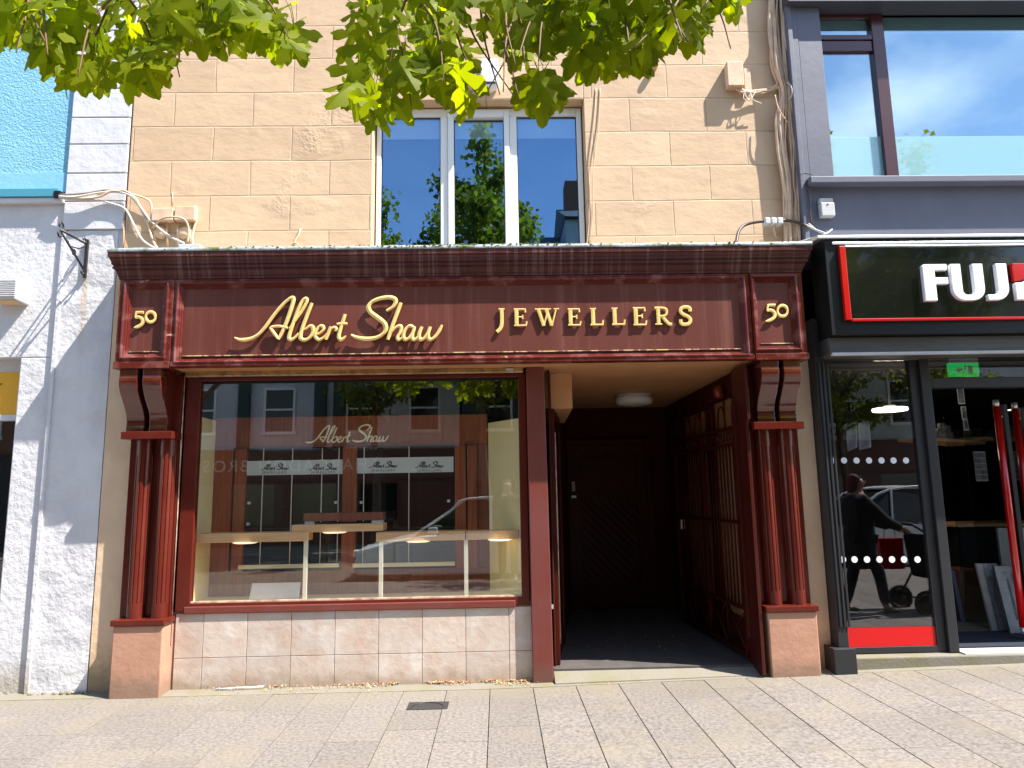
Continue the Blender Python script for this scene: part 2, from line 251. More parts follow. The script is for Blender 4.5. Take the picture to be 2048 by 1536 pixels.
# ------------------------------------------------------------ mesh builder
class MB:
    def __init__(s): s.v = []; s.f = []; s.sm = []
    def add(s, vs, fs, smooth=False):
        n = len(s.v); s.v += [tuple(v) for v in vs]; s.f += [tuple(i+n for i in f) for f in fs]; s.sm += [smooth]*len(fs); return s
    def box(s, x0, x1, y0, y1, z0, z1):
        x0, x1 = sorted((x0, x1)); y0, y1 = sorted((y0, y1)); z0, z1 = sorted((z0, z1))
        return s.add([(x0, y0, z0), (x1, y0, z0), (x1, y1, z0), (x0, y1, z0), (x0, y0, z1), (x1, y0, z1), (x1, y1, z1), (x0, y1, z1)],
                     [(0, 3, 2, 1), (4, 5, 6, 7), (0, 1, 5, 4), (1, 2, 6, 5), (2, 3, 7, 6), (3, 0, 4, 7)])
    def prism(s, pts, ax, a0, a1):
        """polygon pts (2D) swept along axis; ax 'x': pts=(y,z); 'y': pts=(x,z); 'z': pts=(x,y)"""
        def P(p, a): return {'x': (a, p[0], p[1]), 'y': (p[0], a, p[1]), 'z': (p[0], p[1], a)}[ax]
        n = len(pts); vs = [P(p, a0) for p in pts]+[P(p, a1) for p in pts]
        fs = [tuple(range(n)), tuple(range(2*n-1, n-1, -1))]+[(i, i+n, (i+1) % n+n, (i+1) % n) for i in range(n)]
        return s.add(vs, fs)
    def hexa(s, p):  # 8 corners: bottom 4, top 4
        return s.add(p, [(0, 3, 2, 1), (4, 5, 6, 7), (0, 1, 5, 4), (1, 2, 6, 5), (2, 3, 7, 6), (3, 0, 4, 7)])
    def tube(s, pts, r, n=7, cap=True):
        pts = [Vector(p) for p in pts]; m = len(pts); rs = r if isinstance(r, (list, tuple)) else [r]*m
        vs = []; up = None
        for i, p in enumerate(pts):
            d = (pts[min(i+1, m-1)]-pts[max(i-1, 0)]).normalized()
            if up is None: up = d.orthogonal().normalized()
            up = (up-d*up.dot(d)); up = up.normalized() if up.length > 1e-5 else d.orthogonal().normalized()
            w = d.cross(up)
            for k in range(n):
                a = 2*math.pi*k/n; vs.append(p+(up*math.cos(a)+w*math.sin(a))*rs[i])
        fs = [(i*n+k, i*n+(k+1) % n, (i+1)*n+(k+1) % n, (i+1)*n+k) for i in range(m-1) for k in range(n)]
        if cap: fs += [tuple(range(n-1, -1, -1)), tuple(range((m-1)*n, m*n))]
        return s.add(vs, fs, True)
    def lathe(s, prof, c, n=24, axis='z', flute=None):
        vs = []
        for j, (r, h) in enumerate(prof):
            for k in range(n):
                a = 2*math.pi*k/n; rr = r
                if flute and j in flute[0]: rr = r*(1-flute[1]*(1 if k % flute[2] == 0 else 0))
                if axis == 'z': vs.append((c[0]+rr*math.cos(a), c[1]+rr*math.sin(a), c[2]+h))
                elif axis == 'y': vs.append((c[0]+rr*math.cos(a), c[1]+h, c[2]+rr*math.sin(a)))
                else: vs.append((c[0]+h, c[1]+rr*math.cos(a), c[2]+rr*math.sin(a)))
        m = len(prof); fs = [(i*n+k, i*n+(k+1) % n, (i+1)*n+(k+1) % n, (i+1)*n+k) for i in range(m-1) for k in range(n)]
        fs += [tuple(range(n-1, -1, -1)), tuple(range((m-1)*n, m*n))]
        return s.add(vs, fs, not flute)
    def rings(s, rs, close=False):
        n = len(rs[0]); vs = [p for r in rs for p in r]
        fs = [(i*n+k, i*n+(k+1) % n, (i+1)*n+(k+1) % n, (i+1)*n+k) for i in range(len(rs)-1) for k in range(n)]
        if close: fs.append(tuple(range((len(rs)-1)*n, len(rs)*n)))
        return s.add(vs, fs)
    def grid(s, fn, nu, nv, smooth=True):
        vs = [fn(i/nu, j/nv) for j in range(nv+1) for i in range(nu+1)]
        fs = [(j*(nu+1)+i, j*(nu+1)+i+1, (j+1)*(nu+1)+i+1, (j+1)*(nu+1)+i) for j in range(nv) for i in range(nu)]
        return s.add(vs, fs, smooth)
    def split(s, name, m, parent=None, **kw):
        par = list(range(len(s.v)))
        def fd(a):
            while par[a] != a: par[a] = par[par[a]]; a = par[a]
            return a
        for f in s.f:
            for q in f[1:]: par[fd(q)] = fd(f[0])
        gr = {}
        for f, sm in zip(s.f, s.sm): gr.setdefault(fd(f[0]), []).append((f, sm))
        out = []
        for k, fs in gr.items():
            ids = sorted({i for f, _ in fs for i in f}); mp_ = {i: j for j, i in enumerate(ids)}; q = MB()
            q.v = [s.v[i] for i in ids]; q.f = [tuple(mp_[i] for i in f) for f, _ in fs]; q.sm = [sm for _, sm in fs]; out.append(q.build(name, m, parent, **kw))
        return out
    def build(s, name, m, parent=None, bevel=0, smooth=False, seg=2, recalc=True, angle=35):
        base = Vector((0, 0, 0)); p = parent
        while p is not None: base += p.location; p = p.parent
        me = bpy.data.meshes.new(name); me.from_pydata([tuple(Vector(v)-base) for v in s.v], [], s.f)
        for i, q in enumerate(s.sm): me.polygons[i].use_smooth = q or smooth
        if recalc:
            b = bmesh.new(); b.from_mesh(me); bmesh.ops.recalc_face_normals(b, faces=b.faces); b.to_mesh(me); b.free()
        me.materials.append(M[m] if isinstance(m, str) else m); me.update()
        o = bpy.data.objects.new(name, me); COL.objects.link(o); o.parent = parent
        if bevel:
            bv = o.modifiers.new('bevel', 'BEVEL'); bv.width = bevel; bv.segments = seg; bv.limit_method = 'ANGLE'; bv.angle_limit = R(angle)
        return o
def thing(name, label, cat, loc=(0, 0, 0), group=None):
    o = bpy.data.objects.new(name, None); COL.objects.link(o); o.location = loc; o.empty_display_size = .1
    o['label'] = label; o['category'] = cat
    if group: o['group'] = group
    return o
def tag(o, label=None, cat=None, group=None, kind=None):
    for k, v in (('label', label), ('category', cat), ('group', group), ('kind', kind)):
        if v: o[k] = v
    return o
def B(x0, x1, y0, y1, z0, z1): return MB().box(x0, x1, y0, y1, z0, z1)
def dup(root, dloc, label=None):
    r = root.copy(); COL.objects.link(r); r.location = Vector(root.location)+Vector(dloc)
    if label: r['label'] = label
    for ch in root.children:
        c = ch.copy(); COL.objects.link(c); c.parent = r
        for g in ch.children:
            d = g.copy(); COL.objects.link(d); d.parent = c
    return r
def crom(pts, n=6):
    pts = [Vector(p) for p in pts]
    if len(pts) < 3: return pts
    P = [2*pts[0]-pts[1]]+pts+[2*pts[-1]-pts[-2]]; out = []
    for i in range(1, len(P)-2):
        for k in range(n):
            t = k/n; a, b, c, d = P[i-1:i+3]
            out.append(.5*((2*b)+(c-a)*t+(2*a-5*b+4*c-d)*t*t+(3*b-a-3*c+d)*t**3))
    return out+[pts[-1]]

# ground height: level on the left, rising a little to the right
def gz(x): return .02*max(0, x) if x < 4 else .08
random.seed(7)

# ============================================================ THE SETTING
g = MB().grid(lambda u, v: (-60+120*u, -60+61*v, -.03), 6, 6, False).build('ground', 'joint'); tag(g, kind='structure')
# paving: rows of granite slabs running out from the shops
pv = MB(); rnd = random.Random(5)
def slab(x0, x1, y0, y1, dz=0):
    q = .0024; dz += rnd.uniform(-.0008, .0008)
    x0 += q; x1 -= q; y0 += q; y1 -= q
    top = [(x, y, gz(x)+dz) for x, y in ((x0, y0), (x1, y0), (x1, y1), (x0, y1))]
    pv.hexa([(x, y, -.025) for x, y, z in top]+top)
for k in range(-30, 34):
    x0 = -.083+.331*k; y = -.02-(.0, .12, .05)[k % 3]
    first = True
    while y > -1.70:
        l = rnd.choice((.42, .6, .75, .9)); l = .3+.25*rnd.random() if first else l; first = False
        y1 = y-l
        if y1 < -1.95 or y1 > -1.75 and y1 < -1.5: y1 = -1.72
        if y1 < -1.72: y1 = -1.72
        slab(x0, x0+.331, y1, y); y = y1
    for a, b in ((-2.5, -1.72), (-3.3, -2.5), (-4.2, -3.3), (-5.0, -4.2), (-5.9, -5.0), (-6.75, -5.9)):
        o = .0 if (k+int(a)) % 2 else .2
        slab(x0, x0+.331, a, b)
pv = pv.build('pavement', 'slab', bevel=.002, seg=1); tag(pv, kind='structure')
kb = B(-12, 12, -6.93, -6.76, -.13, .0).build('kerb', 'concrete', bevel=.01); tag(kb, kind='structure')
rd = B(-30, 30, -13.2, -6.93, -.16, -.12).build('road', 'asphalt'); tag(rd, kind='structure')
fp = B(-30, 30, -16.6, -13.2, -.16, .0).build('far_pavement', 'concrete', bevel=.01); tag(fp, kind='structure')
# mortar strip where the paving meets the walls
st = MB()
xs = [-5, -3.7, -3.1, -2.55, -1.8, -1, -.2, .34, 1, 1.6, 2.1, 2.7, 3.4, 4.2, 5.2, 6.5]
for a, b in zip(xs, xs[1:]):
    st.hexa([(a, -.14, -.02), (b, -.14, -.02), (b, .12, -.02), (a, .12, -.02), (a, -.14, gz(a)+.002), (b, -.14, gz(b)+.002), (b, .12, gz(b)+.018), (a, .12, gz(a)+.018)])
tag(st.build('mortar_strip', 'concrete'), kind='structure')

# ============================================================ BEIGE BUILDING
XL, XR = -3.18, 2.66            # party lines of the beige front
bb = thing('beige_building', 'beige rendered townhouse front lined out in blocks above the maroon jewellers shopfront', 'building', (0, 2, 0))
ux0, ux1, uz0, uz1 = -1.062, .818, 3.50, 4.975
wz0, wz1 = 5.99, 7.5
wall = MB(); T = .3
for x0, x1, z0, z1 in ((XL, ux0, 3.45, 9.0), (ux1, XR, 3.45, 9.0), (ux0, ux1, uz1, wz0), (ux0, ux1, wz1, 9.0)):
    wall.box(x0, x1, 0, T, z0, z1)
wall.build('wall', 'ashlar', bb, bevel=.006)
low = MB(); low.box(-3.226, -2.62, .003, T, -.02, 3.45); low.box(2.36, XR, .003, T, -.02, 3.45); low.split('side_strip', 'beige', bb, bevel=.004)
sh = MB()
for x0, x1, y0, y1, z0, z1 in ((XL, XR, 6, 6.2, 0, 9), (XL, XR, T, 6, 8.9, 9.1), (XL, XL+.1, T, 6, 0, 8.9), (XR-.1, XR, T, 6, 0, 8.9), (XL+.1, XR-.1, T, 6, 3.35, 3.45), (XL+.1, XR-.1, T, 6, 5.6, 5.7)): sh.box(x0, x1, y0, y1, z0, z1)
sh.build('inner_wall', 'room', bb)
MB().box(XL, XR, -.1, 6.3, 9.1, 9.3).build('roof_edge', 'slate', bb)
def upstairs_window(zb, zt, nm='window'):
    y = .12; fr = MB()
    xs0, xs1 = ux0+.012, ux1-.012
    fx = [X(762, 350, y), X(881, 350, y), X(908, 350, y), X(1009, 350, y), X(1035, 350, y), X(1156, 350, y)]
    zb_, zt_ = zb, zt
    zo = zt-.015
    # outer frame
    fr.box(xs0, fx[0], y, y+.07, zb_, zo); fr.box(fx[5], xs1, y, y+.07, zb_, zo)
    fr.box(fx[0], fx[5], y, y+.07, zo-.075, zo); fr.box(fx[0], fx[5], y, y+.07, zb_, zb_+.045)
    m1, m2 = X(893, 350, y), X(1023, 350, y)
    fr.box(fx[1], m1+.012, y, y+.07, zb_+.045, zo-.075); fr.box(m2-.012, fx[4], y, y+.07, zb_+.045, zo-.075)
    o = fr.build(nm, 'upvc', bb, bevel=.006)
    sa = MB(); a, b = m1+.014, m2-.014; z0, z1 = zb_+.03, zo-.02
    sa.box(a, fx[2], y-.02, y+.05, z0, z1); sa.box(fx[3], b, y-.02, y+.05, z0, z1)
    sa.box(fx[2], fx[3], y-.02, y+.05, z0, z0+.085); sa.box(fx[2], fx[3], y-.02, y+.05, z1-.075, z1)
    sa.build('casement', 'upvc', o, bevel=.006)
    pa = MB()
    for p, q, e in ((fx[0], fx[1], 0), (fx[2], fx[3], .03), (fx[4], fx[5], 0)): pa.box(p, q, y+.030, y+.036, zb_+.045+e, zo-.075-e)
    pa.build('pane', 'glu', o)
    bl = MB()
    for p, q in ((fx[0], fx[1]), (fx[2], fx[3]), (fx[4], fx[5])): bl.box(p-.01, q+.01, y+.045, y+.048, zo-.27, zo)
    bl.build('blind', 'blind', o)
    gk = MB()
    for p, q, e in ((fx[0], fx[1], 0), (fx[2], fx[3], .03), (fx[4], fx[5], 0)):
        za, zc = zb_+.045+e, zo-.075-e
        for r_ in ((p, p+.007, za, zc), (q-.007, q, za, zc), (p, q, zc-.007, zc)): gk.box(r_[0], r_[1], y+.022, y+.029, r_[2], r_[3])
    gk.build('gasket', 'charcoal', o)
upstairs_window(3.52, uz1)
upstairs_window(wz0, wz1)
# painted reveal strip at the left of the window

# ---- ring hook, small fittings
hk = MB(); p = at(598, 462, -.01); 
hk.tube(crom([at(601, 458, -.005), at(598, 468, -.03), at(590, 482, -.045), at(588, 492, -.04)]), .008)
hk.tube([at(590, 492, -.04)+Vector((.035*math.cos(a), -.01, .035*math.sin(a)-.01)) for a in [i*math.pi/8 for i in range(17)]], .006)
tag(hk.build('wall_hook', 'beigec'), 'small painted ring hook fixed to the beige wall above the cornice', 'hook')

# ============================================================ SHOPFRONT
FX0, FX1, FZ0, FZ1 = -3.035, 2.532, 2.545, 3.255
sf = thing('shopfront', 'maroon timber jewellers shopfront with twin columns, gilded name and tiled base', 'shopfront', (-.25, -.1, 0))
# cornice
pr = [(0, 3.252), (.012, 3.256), (.012, 3.276), (.018, 3.278), (.018, 3.284), (.022, 3.296), (.032, 3.318), (.036, 3.334), (.050, 3.335), (.050, 3.352), (.046, 3.354), (.046, 3.364), (.058, 3.368), (.058, 3.386), (.062, 3.398), (.070, 3.412), (.070, 3.420), (.080, 3.424), (.080, 3.462)]
c = MB(); c.rings([[(FX0-e, 0.0, z), (FX0-e, -.27-e, z), (FX1+e, -.27-e, z), (FX1+e, 0.0, z)] for e, z in pr], True)
c.build('cornice', 'marstreak', sf)
def lead_fn(u, v):
    e = .084; x = FX0-e+(FX1-FX0+2*e)*u
    prof = [(-.354, 3.463), (-.358, 3.470), (-.354, 3.494), (-.34, 3.500), (0, 3.515)]
    y, z = prof[round(v*4)]
    w = .006*noise.noise(Vector((x*6, v*2, 0)))+.003*noise.noise(Vector((x*25, v, 3)))
    return (x, y+w*.5, z+(w if v > 0 else 0))
lf = MB().grid(lead_fn, 260, 4, True)
for xx in (FX0-.084, FX1+.084): lf.add([(xx, -.354, 3.463), (xx, -.356, 3.497), (xx, 0, 3.515), (xx, 0, 3.463)], [(0, 1, 2, 3)])
lf.build('lead_flashing', 'lead', sf, recalc=False)
ms = MB(); r2 = random.Random(3)
for i in range(420):
    x = r2.choice((r2.gauss(-.35, .5), r2.gauss(.35, .35), r2.uniform(FX0, FX1), r2.gauss(-.6, .25)))
    if not FX0 < x < FX1: continue
    s = r2.uniform(.004, .013); y = r2.choice((-.352, -.345, -.30)); z = 3.497+r2.uniform(-.004, .004) if y > -.35 else r2.uniform(3.475, 3.5)
    ms.lathe([(s*.2, -s*.4), (s, 0), (s*.6, s*.5), (.001, s*.7)], (x, y, z), 5)
tag(ms.build('moss', 'mosq', sf), kind='stuff')
# entablature core, mouldings and panels
MB().box(FX0, FX1, -.245, -.002, FZ0, 3.252).build('fascia_box', 'maroon', sf)
def moulded(x0, x1, z0, z1, a0, a1, b0, b1, yf, nm='panel_moulding', m='marchip'):
    def rect(p, q, r, s_, y): return [(p, y, r), (q, y, r), (q, y, s_), (p, y, s_)]
    def lerp(t): return (x0+(a0-x0)*t, x1+(a1-x1)*t, z0+(b0-z0)*t, z1+(b1-z1)*t)
    ring = [rect(x0, x1, z0, z1, -.2455), rect(x0, x1, z0, z1, yf)]
    W_ = (a0-x0)
    def off(w):  # rect w metres outside the opening
        return (a0-w, a1+w, b0-w, b1+w)
    for w, y in ((.060, yf), (.056, yf-.010), (.046, yf-.014), (.038, yf-.006), (.036, yf+.004), (.026, yf+.006), (.024, yf+.016), (.014, yf+.018), (.010, yf+.028), (.0, yf+.030)):
        if w > .0 or True: ring.append(rect(*off(w), y))
    ring.append(rect(a0, a1, b0, b1, -.2455))
    return MB().rings(ring).build(nm, m, sf, bevel=.0015, seg=1)
def xr(a, b, z=640, Y=-.27): return X(a, z, Y), X(b, z, Y)
# left corner block, centre, right corner block
l0, l1 = FX0, X(346, 640, -.27); r0, r1 = X(1503, 640, -.27), FX1
ia0, ia1 = xr(260, 322); ib0, ib1 = xr(366, 1480); ic0, ic1 = xr(1518, 1584)
zt_ = Z(900, 571, -.27); zb_ = Z(900, 704, -.27)
moulded(l0, l1-.002, FZ0, 3.25, ia0, ia1, zb_+.03, zt_, -.285)
moulded(l1+.002, r0-.002, FZ0+.002, 3.25, ib0, ib1, zb_-.01, zt_-.005, -.279)
moulded(r0+.002, r1, FZ0, 3.25, ic0, ic1, zb_+.03, zt_, -.285)
pn = MB(); pn.grid(lambda u, v: (ib0-.005+(ib1-ib0+.01)*u, -.250+.004*noise.noise(Vector((u*4, v*1.2, 5))), zb_-.02+(zt_-zb_+.02)*v), 60, 12)
pn.build('fascia_panel', 'marpanel', sf, recalc=False)
pn = MB().box(ia0-.004, ia1+.004, -.250, -.246, zb_+.02, zt_+.005).build('corner_panel', 'marpanel', sf)
pn = MB().box(ic0-.004, ic1+.004, -.250, -.246, zb_+.02, zt_+.005).build('corner_panel', 'marpanel', sf)
MB().box(FX0-.009, l1-.006, -.291, -.002, 2.519, 2.575).build('corner_ledge', 'marchip', sf, bevel=.005)
MB().box(r0+.006, FX1+.009, -.291, -.002, 2.519, 2.575).build('corner_ledge', 'marchip', sf, bevel=.005)
MB().box(l1, r0, -.287, -.20, 2.528, 2.572).build('lower_moulding', 'marchip', sf, bevel=.006)
for a_, b_ in ((ia0, ia1), (ib0, ib1), (ic0, ic1)): MB().box(a_+.002, b_-.002, -.268, -.251, (zb_+.03 if a_ != ib0 else zb_-.01)+.001, (zb_+.03 if a_ != ib0 else zb_-.01)+.010).build('lower_bead', 'lichen', sf, bevel=.003)
# soffit and shutter slot
SOF = 2.532
so_ = MB(); so_.box(l1-.01, r0+.01, -.20, .0, SOF, SOF+.01)
so_.box(.335, 2.12, .0, .55, SOF-.001, SOF+.01); so_.box(.335, 2.12, .556, 3.0, SOF-.001, SOF+.01)
so_.build('soffit', 'soffit', sf)
gx0, gx1 = X(398, 900, .03), X(1038, 900, .03)
GZ0, GZ1 = .665, 2.455
MB().box(X(372, 745, -.02), X(1046, 745, -.02), -.03, .03, GZ1+.045, SOF-.001).build('shutter_slot', 'slot', sf, bevel=.003)
MB().box(X(1012, 745, -.05), X(1027, 745, -.05), -.055, -.031, GZ1+.05, SOF-.01).build('slot_catch', 'greyplas', sf, bevel=.003)
MB().box(X(372, 755, -.02), X(1046, 755, -.02), -.034, -.001, GZ1+.036, GZ1+.044).build('slot_edge', 'putty', sf)
# window frame
fr = MB(); fl = X(366, 900, 0); frr = X(1054, 900, 0)
fr.box(fl, gx0, 0, .07, .60, GZ1+.035); fr.box(gx1, frr, 0, .07, .60, GZ1+.035)
fr.box(gx0, gx1, 0.002, .07, GZ1, GZ1+.034); fr.box(gx0, gx1, 0.002, .07, .60, GZ0)
o = fr.build('window_frame', 'maroon', sf, bevel=.006)
gk = MB(); gk.box(gx0, gx1, .018, .029, GZ1-.018, GZ1); gk.build('glazing_bead', 'black', o)
MB().box(gx0, gx1, .030, .038, GZ0, GZ1).build('pane', 'gls', o)
MB().box(gx0, gx1, .012, .029, GZ0, GZ0+.012).build('sill_bead', 'putty', o)
# putty line along left edge
pl = MB(); pl.tube([(fl-.008, -.02, .35), (fl-.008, -.02, 2.5)], .005, 5); pl.build('sealant_line', 'putty', sf)
MB().box(X(366, 1212, -.01), X(1031, 1205, -.01), -.006, .062, .582, .640).build('window_sill', 'post', sf, bevel=.008)
# tiled stall riser
tb = MB().box(-2.60, .345, .021, .30, -.03, .60).build('stall_riser', 'grout', sf)
tl = MB(); jx = .073
for r_, (z0, z1) in enumerate(((-.03, .246), (.246, .588))):
    x = jx
    edges = [jx-.3465*k for k in range(9)]
    cells = [(max(edges[i+1], -2.575), edges[i]) for i in range(8) if edges[i] > -2.57]+[(jx, .34)]
    for a, b in cells: tl.box(a+.002, b-.002, .012, .0215, z0+.002, z1-.002)
tl.build('tile', 'tile', tb, bevel=.002)
# door post
MB().hexa([(X(1066, 1360, -.045), -.045, .0), (X(1108, 1360, -.045), -.045, .0), (X(1108, 1360, -.045), .10, .0), (X(1066, 1360, -.045), .10, .0),
           (X(1052, 742, -.045), -.045, SOF-.001), (X(1088, 742, -.045), -.045, SOF-.001), (X(1088, 742, -.045), .10, SOF-.001), (X(1052, 742, -.045), .10, SOF-.001)]).build('door_post', 'post', sf, bevel=.006)

# ---- columns, corbels, plinths on both sides
def side(xc0, xc1, cols, corb, slab_, backb, pedx, sgn):
    ztop = .575
    p = MB(); p.box(pedx[0]+.012, pedx[1]-.008, -.165, .05, gz(pedx[0])-.03, ztop-.045); p.build('plinth', 'ped', sf, bevel=.010)
    p = MB(); p.box(pedx[0]-.003, pedx[1]+.006, -.18, .05, ztop-.045, ztop); p.build('plinth_cap', 'maroon', sf, bevel=.006)
    p = MB(); p.box(slab_[0], slab_[1], -.205, -.001, 1.965, 2.025); p.build('capital_slab', 'maroon', sf, bevel=.004)
    p = MB(); p.box(backb[0], backb[1], -.035, .06, ztop, 2.504); p.build('backing_board', 'maroon', sf, bevel=.003)
    for cx in cols:
        n = 72; H = 1.965-ztop
        k = .064
        o = MB().lathe([(k, 0), (k, .10), (k, .115), (k, H-.14), (k, H-.12), (k, H)], (cx, -.057, ztop), n, flute=((2, 3), .11, 6)).build('column', 'maroon', sf)
        for q in o.data.polygons: q.use_smooth = False
    for a, b in corb:
        pts = [(0, 2.518), (-.272, 2.518)]
        for i in range(21):
            t = i/20; y = -.272+.150*(3*t*t-2*t**3) ; z = 2.465-(2.465-2.06)*t
            y += -.016*math.sin(t*math.pi*2)
            pts.append((y, z))
        pts += [(-.122, 2.026), (0, 2.026)]
        o = MB().prism(pts, 'x', a, b).build('corbel', 'marcorb', sf, bevel=.003)
Lp = 1240
side(0, 0, (X(266, Lp, -.085), X(314, Lp, -.085)), ((X(241, 760, -.25), X(277, 760, -.25)), (X(288, 760, -.25), X(324, 760, -.25))),
     (X(243, 852, -.2), X(345, 852, -.2)), (X(239, Lp, -.03), -2.60), (X(221, 1250, -.175), X(327, 1250, -.175)), 1)
side(0, 0, (X(1553, Lp, -.085), X(1601, Lp, -.085)), ((X(1522, 760, -.25), X(1557, 760, -.25)), (X(1567, 760, -.25), X(1601, 760, -.25))),
     (X(1506, 832, -.2), X(1607, 832, -.2)), (2.06, X(1621, 1200, -.03)), (X(1533, 1225, -.175), X(1637, 1225, -.175)), -1)
# right return board beside the doorway
rb = MB(); rb.box(2.03, 2.058, -.16, .12, .06, 2.504); rb.box(2.03, 2.0575, -.20, -.161, 2.05, 2.504); rb.build('reveal_board', 'reveal', sf, bevel=.003)

# ---- gilded lettering
def ribbon(mb, pts, w, depth, y, ridge=.004, pen=None, taper=(1, 1), k=[0]):
    """stroke with a raised middle; pts are (x,z) pairs in metres on plane y"""
    k[0] += 1; y = y-.0002*(k[0] % 7)
    P_ = [Vector((p[0], p[1])) for p in pts]
    n = len(P_); vs = []
    for i, p in enumerate(P_):
        d = P_[min(i+1, n-1)]-P_[max(i-1, 0)]; d = d.normalized() if d.length > 1e-9 else Vector((1, 0))
        nn = Vector((-d.y, d.x)); t = i/(n-1)
        ww = w if pen is None else w*(pen[1]+(1-pen[1])*abs(math.sin(math.atan2(d.y, d.x)-pen[0])))
        if t < .12: ww *= taper[0]+(1-taper[0])*t/.12
        if t > .88: ww *= taper[1]+(1-taper[1])*(1-t)/.12
        a = p+nn*ww/2; b = p-nn*ww/2
        vs += [(a.x, y, a.y), (a.x, y-depth, a.y), (p.x, y-depth-ridge, p.y), (b.x, y-depth, b.y), (b.x, y, b.y)]
    fs = [(i*5+j, i*5+(j+1) % 5, (i+1)*5+(j+1) % 5, (i+1)*5+j) for i in range(n-1) for j in range(5)]
    fs += [(4, 3, 2, 1, 0), tuple((n-1)*5+j for j in range(5))]
    mb.add(vs, fs)
SCR = [
 ([(790,572),(820,584),(870,582),(920,560),(965,515),(1020,440),(1070,380),(1110,345),(1130,340),(1133,358),(1118,410),(1095,475),(1070,535),(1045,582)], 1.0, (.3, .8)),
 ([(1100,516),(1050,506),(1002,512),(1012,535),(1045,580)], .7, (.8, .6)),
 ([(1108,520),(1140,478),(1180,420),(1210,365),(1208,345),(1190,352),(1165,400),(1135,480),(1112,548),(1108,576),(1122,584),(1142,572),(1165,545)], .9, (.5, .6)),
 ([(1242,370),(1222,420),(1195,490),(1176,555),(1178,578),(1200,586),(1228,572),(1248,540),(1247,512),(1228,506),(1200,526)], .95, (.9, .6)),
 ([(1262,556),(1290,545),(1310,522),(1303,505),(1284,508),(1266,535),(1262,565),(1280,584),(1305,575),(1335,545)], .8, (.6, .6)),
 ([(1352,508),(1340,540),(1322,584)], .9, (.8, .8)), ([(1335,548),(1352,522),(1374,512),(1384,522),(1378,534)], .75, (.6, .9)),
 ([(1436,435),(1420,485),(1402,545),(1400,572),(1415,584),(1442,562)], .9, (.9, .5)), ([(1388,494),(1420,490),(1448,492)], .7, (.9, .9)),
 ([(1472,556),(1500,570),(1560,580),(1620,572),(1662,545),(1674,515),(1662,485),(1625,455),(1585,425),(1572,395),(1590,365),(1635,345),(1690,337),(1725,347),(1730,368),(1712,395),(1678,416)], 1.1, (.4, .8)),
 ([(1762,368),(1745,415),(1715,495),(1685,584)], 1.0, (.9, .8)), ([(1702,545),(1725,518),(1750,504),(1764,512),(1758,540),(1742,570),(1752,584),(1782,562)], .85, (.6, .5)),
 ([(1836,512),(1812,504),(1788,525),(1776,560),(1786,583),(1808,575),(1832,542),(1842,508)], .9, (.7, .7)), ([(1842,508),(1830,550),(1830,578),(1845,583),(1872,556)], .85, (.8, .5)),
 ([(1884,508),(1868,552),(1872,580),(1892,580),(1918,548),(1934,508)], .95, (.9, .7)), ([(1934,508),(1920,552),(1926,580),(1948,578),(1978,545),(2003,498)], .95, (.9, .7)),
]
def script(mb, fx, fz, sc, w, depth, y, ridge=.004, n=5):
    for pts, ww, tp in SCR:
        q = crom([(fx(p[0], p[1]), fz(p[0], p[1]), 0) for p in pts], n)
        ribbon(mb, [(v.x, v.y) for v in q], w*ww, depth, y, ridge, (R(40), .62), tp)
yl = -.272
def fxa(u, v, y=yl): return X(200+u/2.926, 480+v/2.926, y)
def fza(u, v, y=yl): return Z(200+u/2.926, 480+v/2.926, y)
mb = MB(); script(mb, fxa, fza, 1, .036, .010, yl, .006)
o = mb.build('script_lettering', 'gold', sf)
# JEWELLERS
GL = {
 'J': [([(.30, 1), (1, 1)], .10), ([(.66, 1), (.66, .12), (.45, -.22), (.05, -.42)], .22)],
 'E': [([(.22, 0), (.22, 1)], .22), ([(.02, .97), (.90, .97)], .09), ([(.02, .03), (.95, .03)], .09), ([(.22, .52), (.68, .52)], .08), ([(.88, .99), (.90, .78)], .09), ([(.92, .01), (1.0, .26)], .09), ([(.68, .40), (.68, .64)], .08)],
 'W': [([(.13, 1), (.35, 0)], .19), ([(.35, 0), (.56, 1)], .09), ([(.45, 1), (.68, 0)], .19), ([(.68, 0), (.88, 1)], .09), ([(.0, .97), (.66, .97)], .07), ([(.78, .97), (1.0, .97)], .07)],
 'L': [([(.24, 0), (.24, 1)], .22), ([(.02, .97), (.48, .97)], .08), ([(.02, .03), (.96, .03)], .10), ([(.94, .0), (1.0, .30)], .10)],
 'R': [([(.20, 0), (.20, 1)], .20), ([(.0, .97), (.45, .97), (.66, .90), (.72, .74), (.64, .56), (.42, .49), (.2, .49)], .13), ([(.42, .50), (.64, .22), (.84, .03), (1.0, .03)], .17), ([(.0, .03), (.40, .03)], .08)],
 'S': [([(.86, .74), (.84, .93), (.52, 1.0), (.20, .92), (.14, .72), (.36, .56), (.68, .44), (.86, .26), (.72, .06), (.42, -.0), (.14, .06), (.10, .28)], .19)],
}
JP = [('J', 255, 302, 384, 472), ('E', 352, 424, 382, 477), ('W', 470, 604, 381, 476), ('E', 650, 722, 381, 475), ('L', 773, 845, 379, 473), ('L', 892, 964, 377, 471), ('E', 1010, 1084, 375, 473), ('R', 1132, 1224, 374, 470), ('S', 1265, 1337, 371, 468)]
def glyph(mb, ch, x0, x1, z0, z1, depth, y, wsc=1, ridge=.0015):
    for pts, w in GL[ch]:
        q = pts if len(pts) < 3 or ch in 'EW' else [(v.x, v.y) for v in crom([(a, b, 0) for a, b in pts], 5)]
        ribbon(mb, [(x0+(x1-x0)*a, z0+(z1-z0)*b) for a, b in q], w*(z1-z0)*wsc, depth, y, ridge)
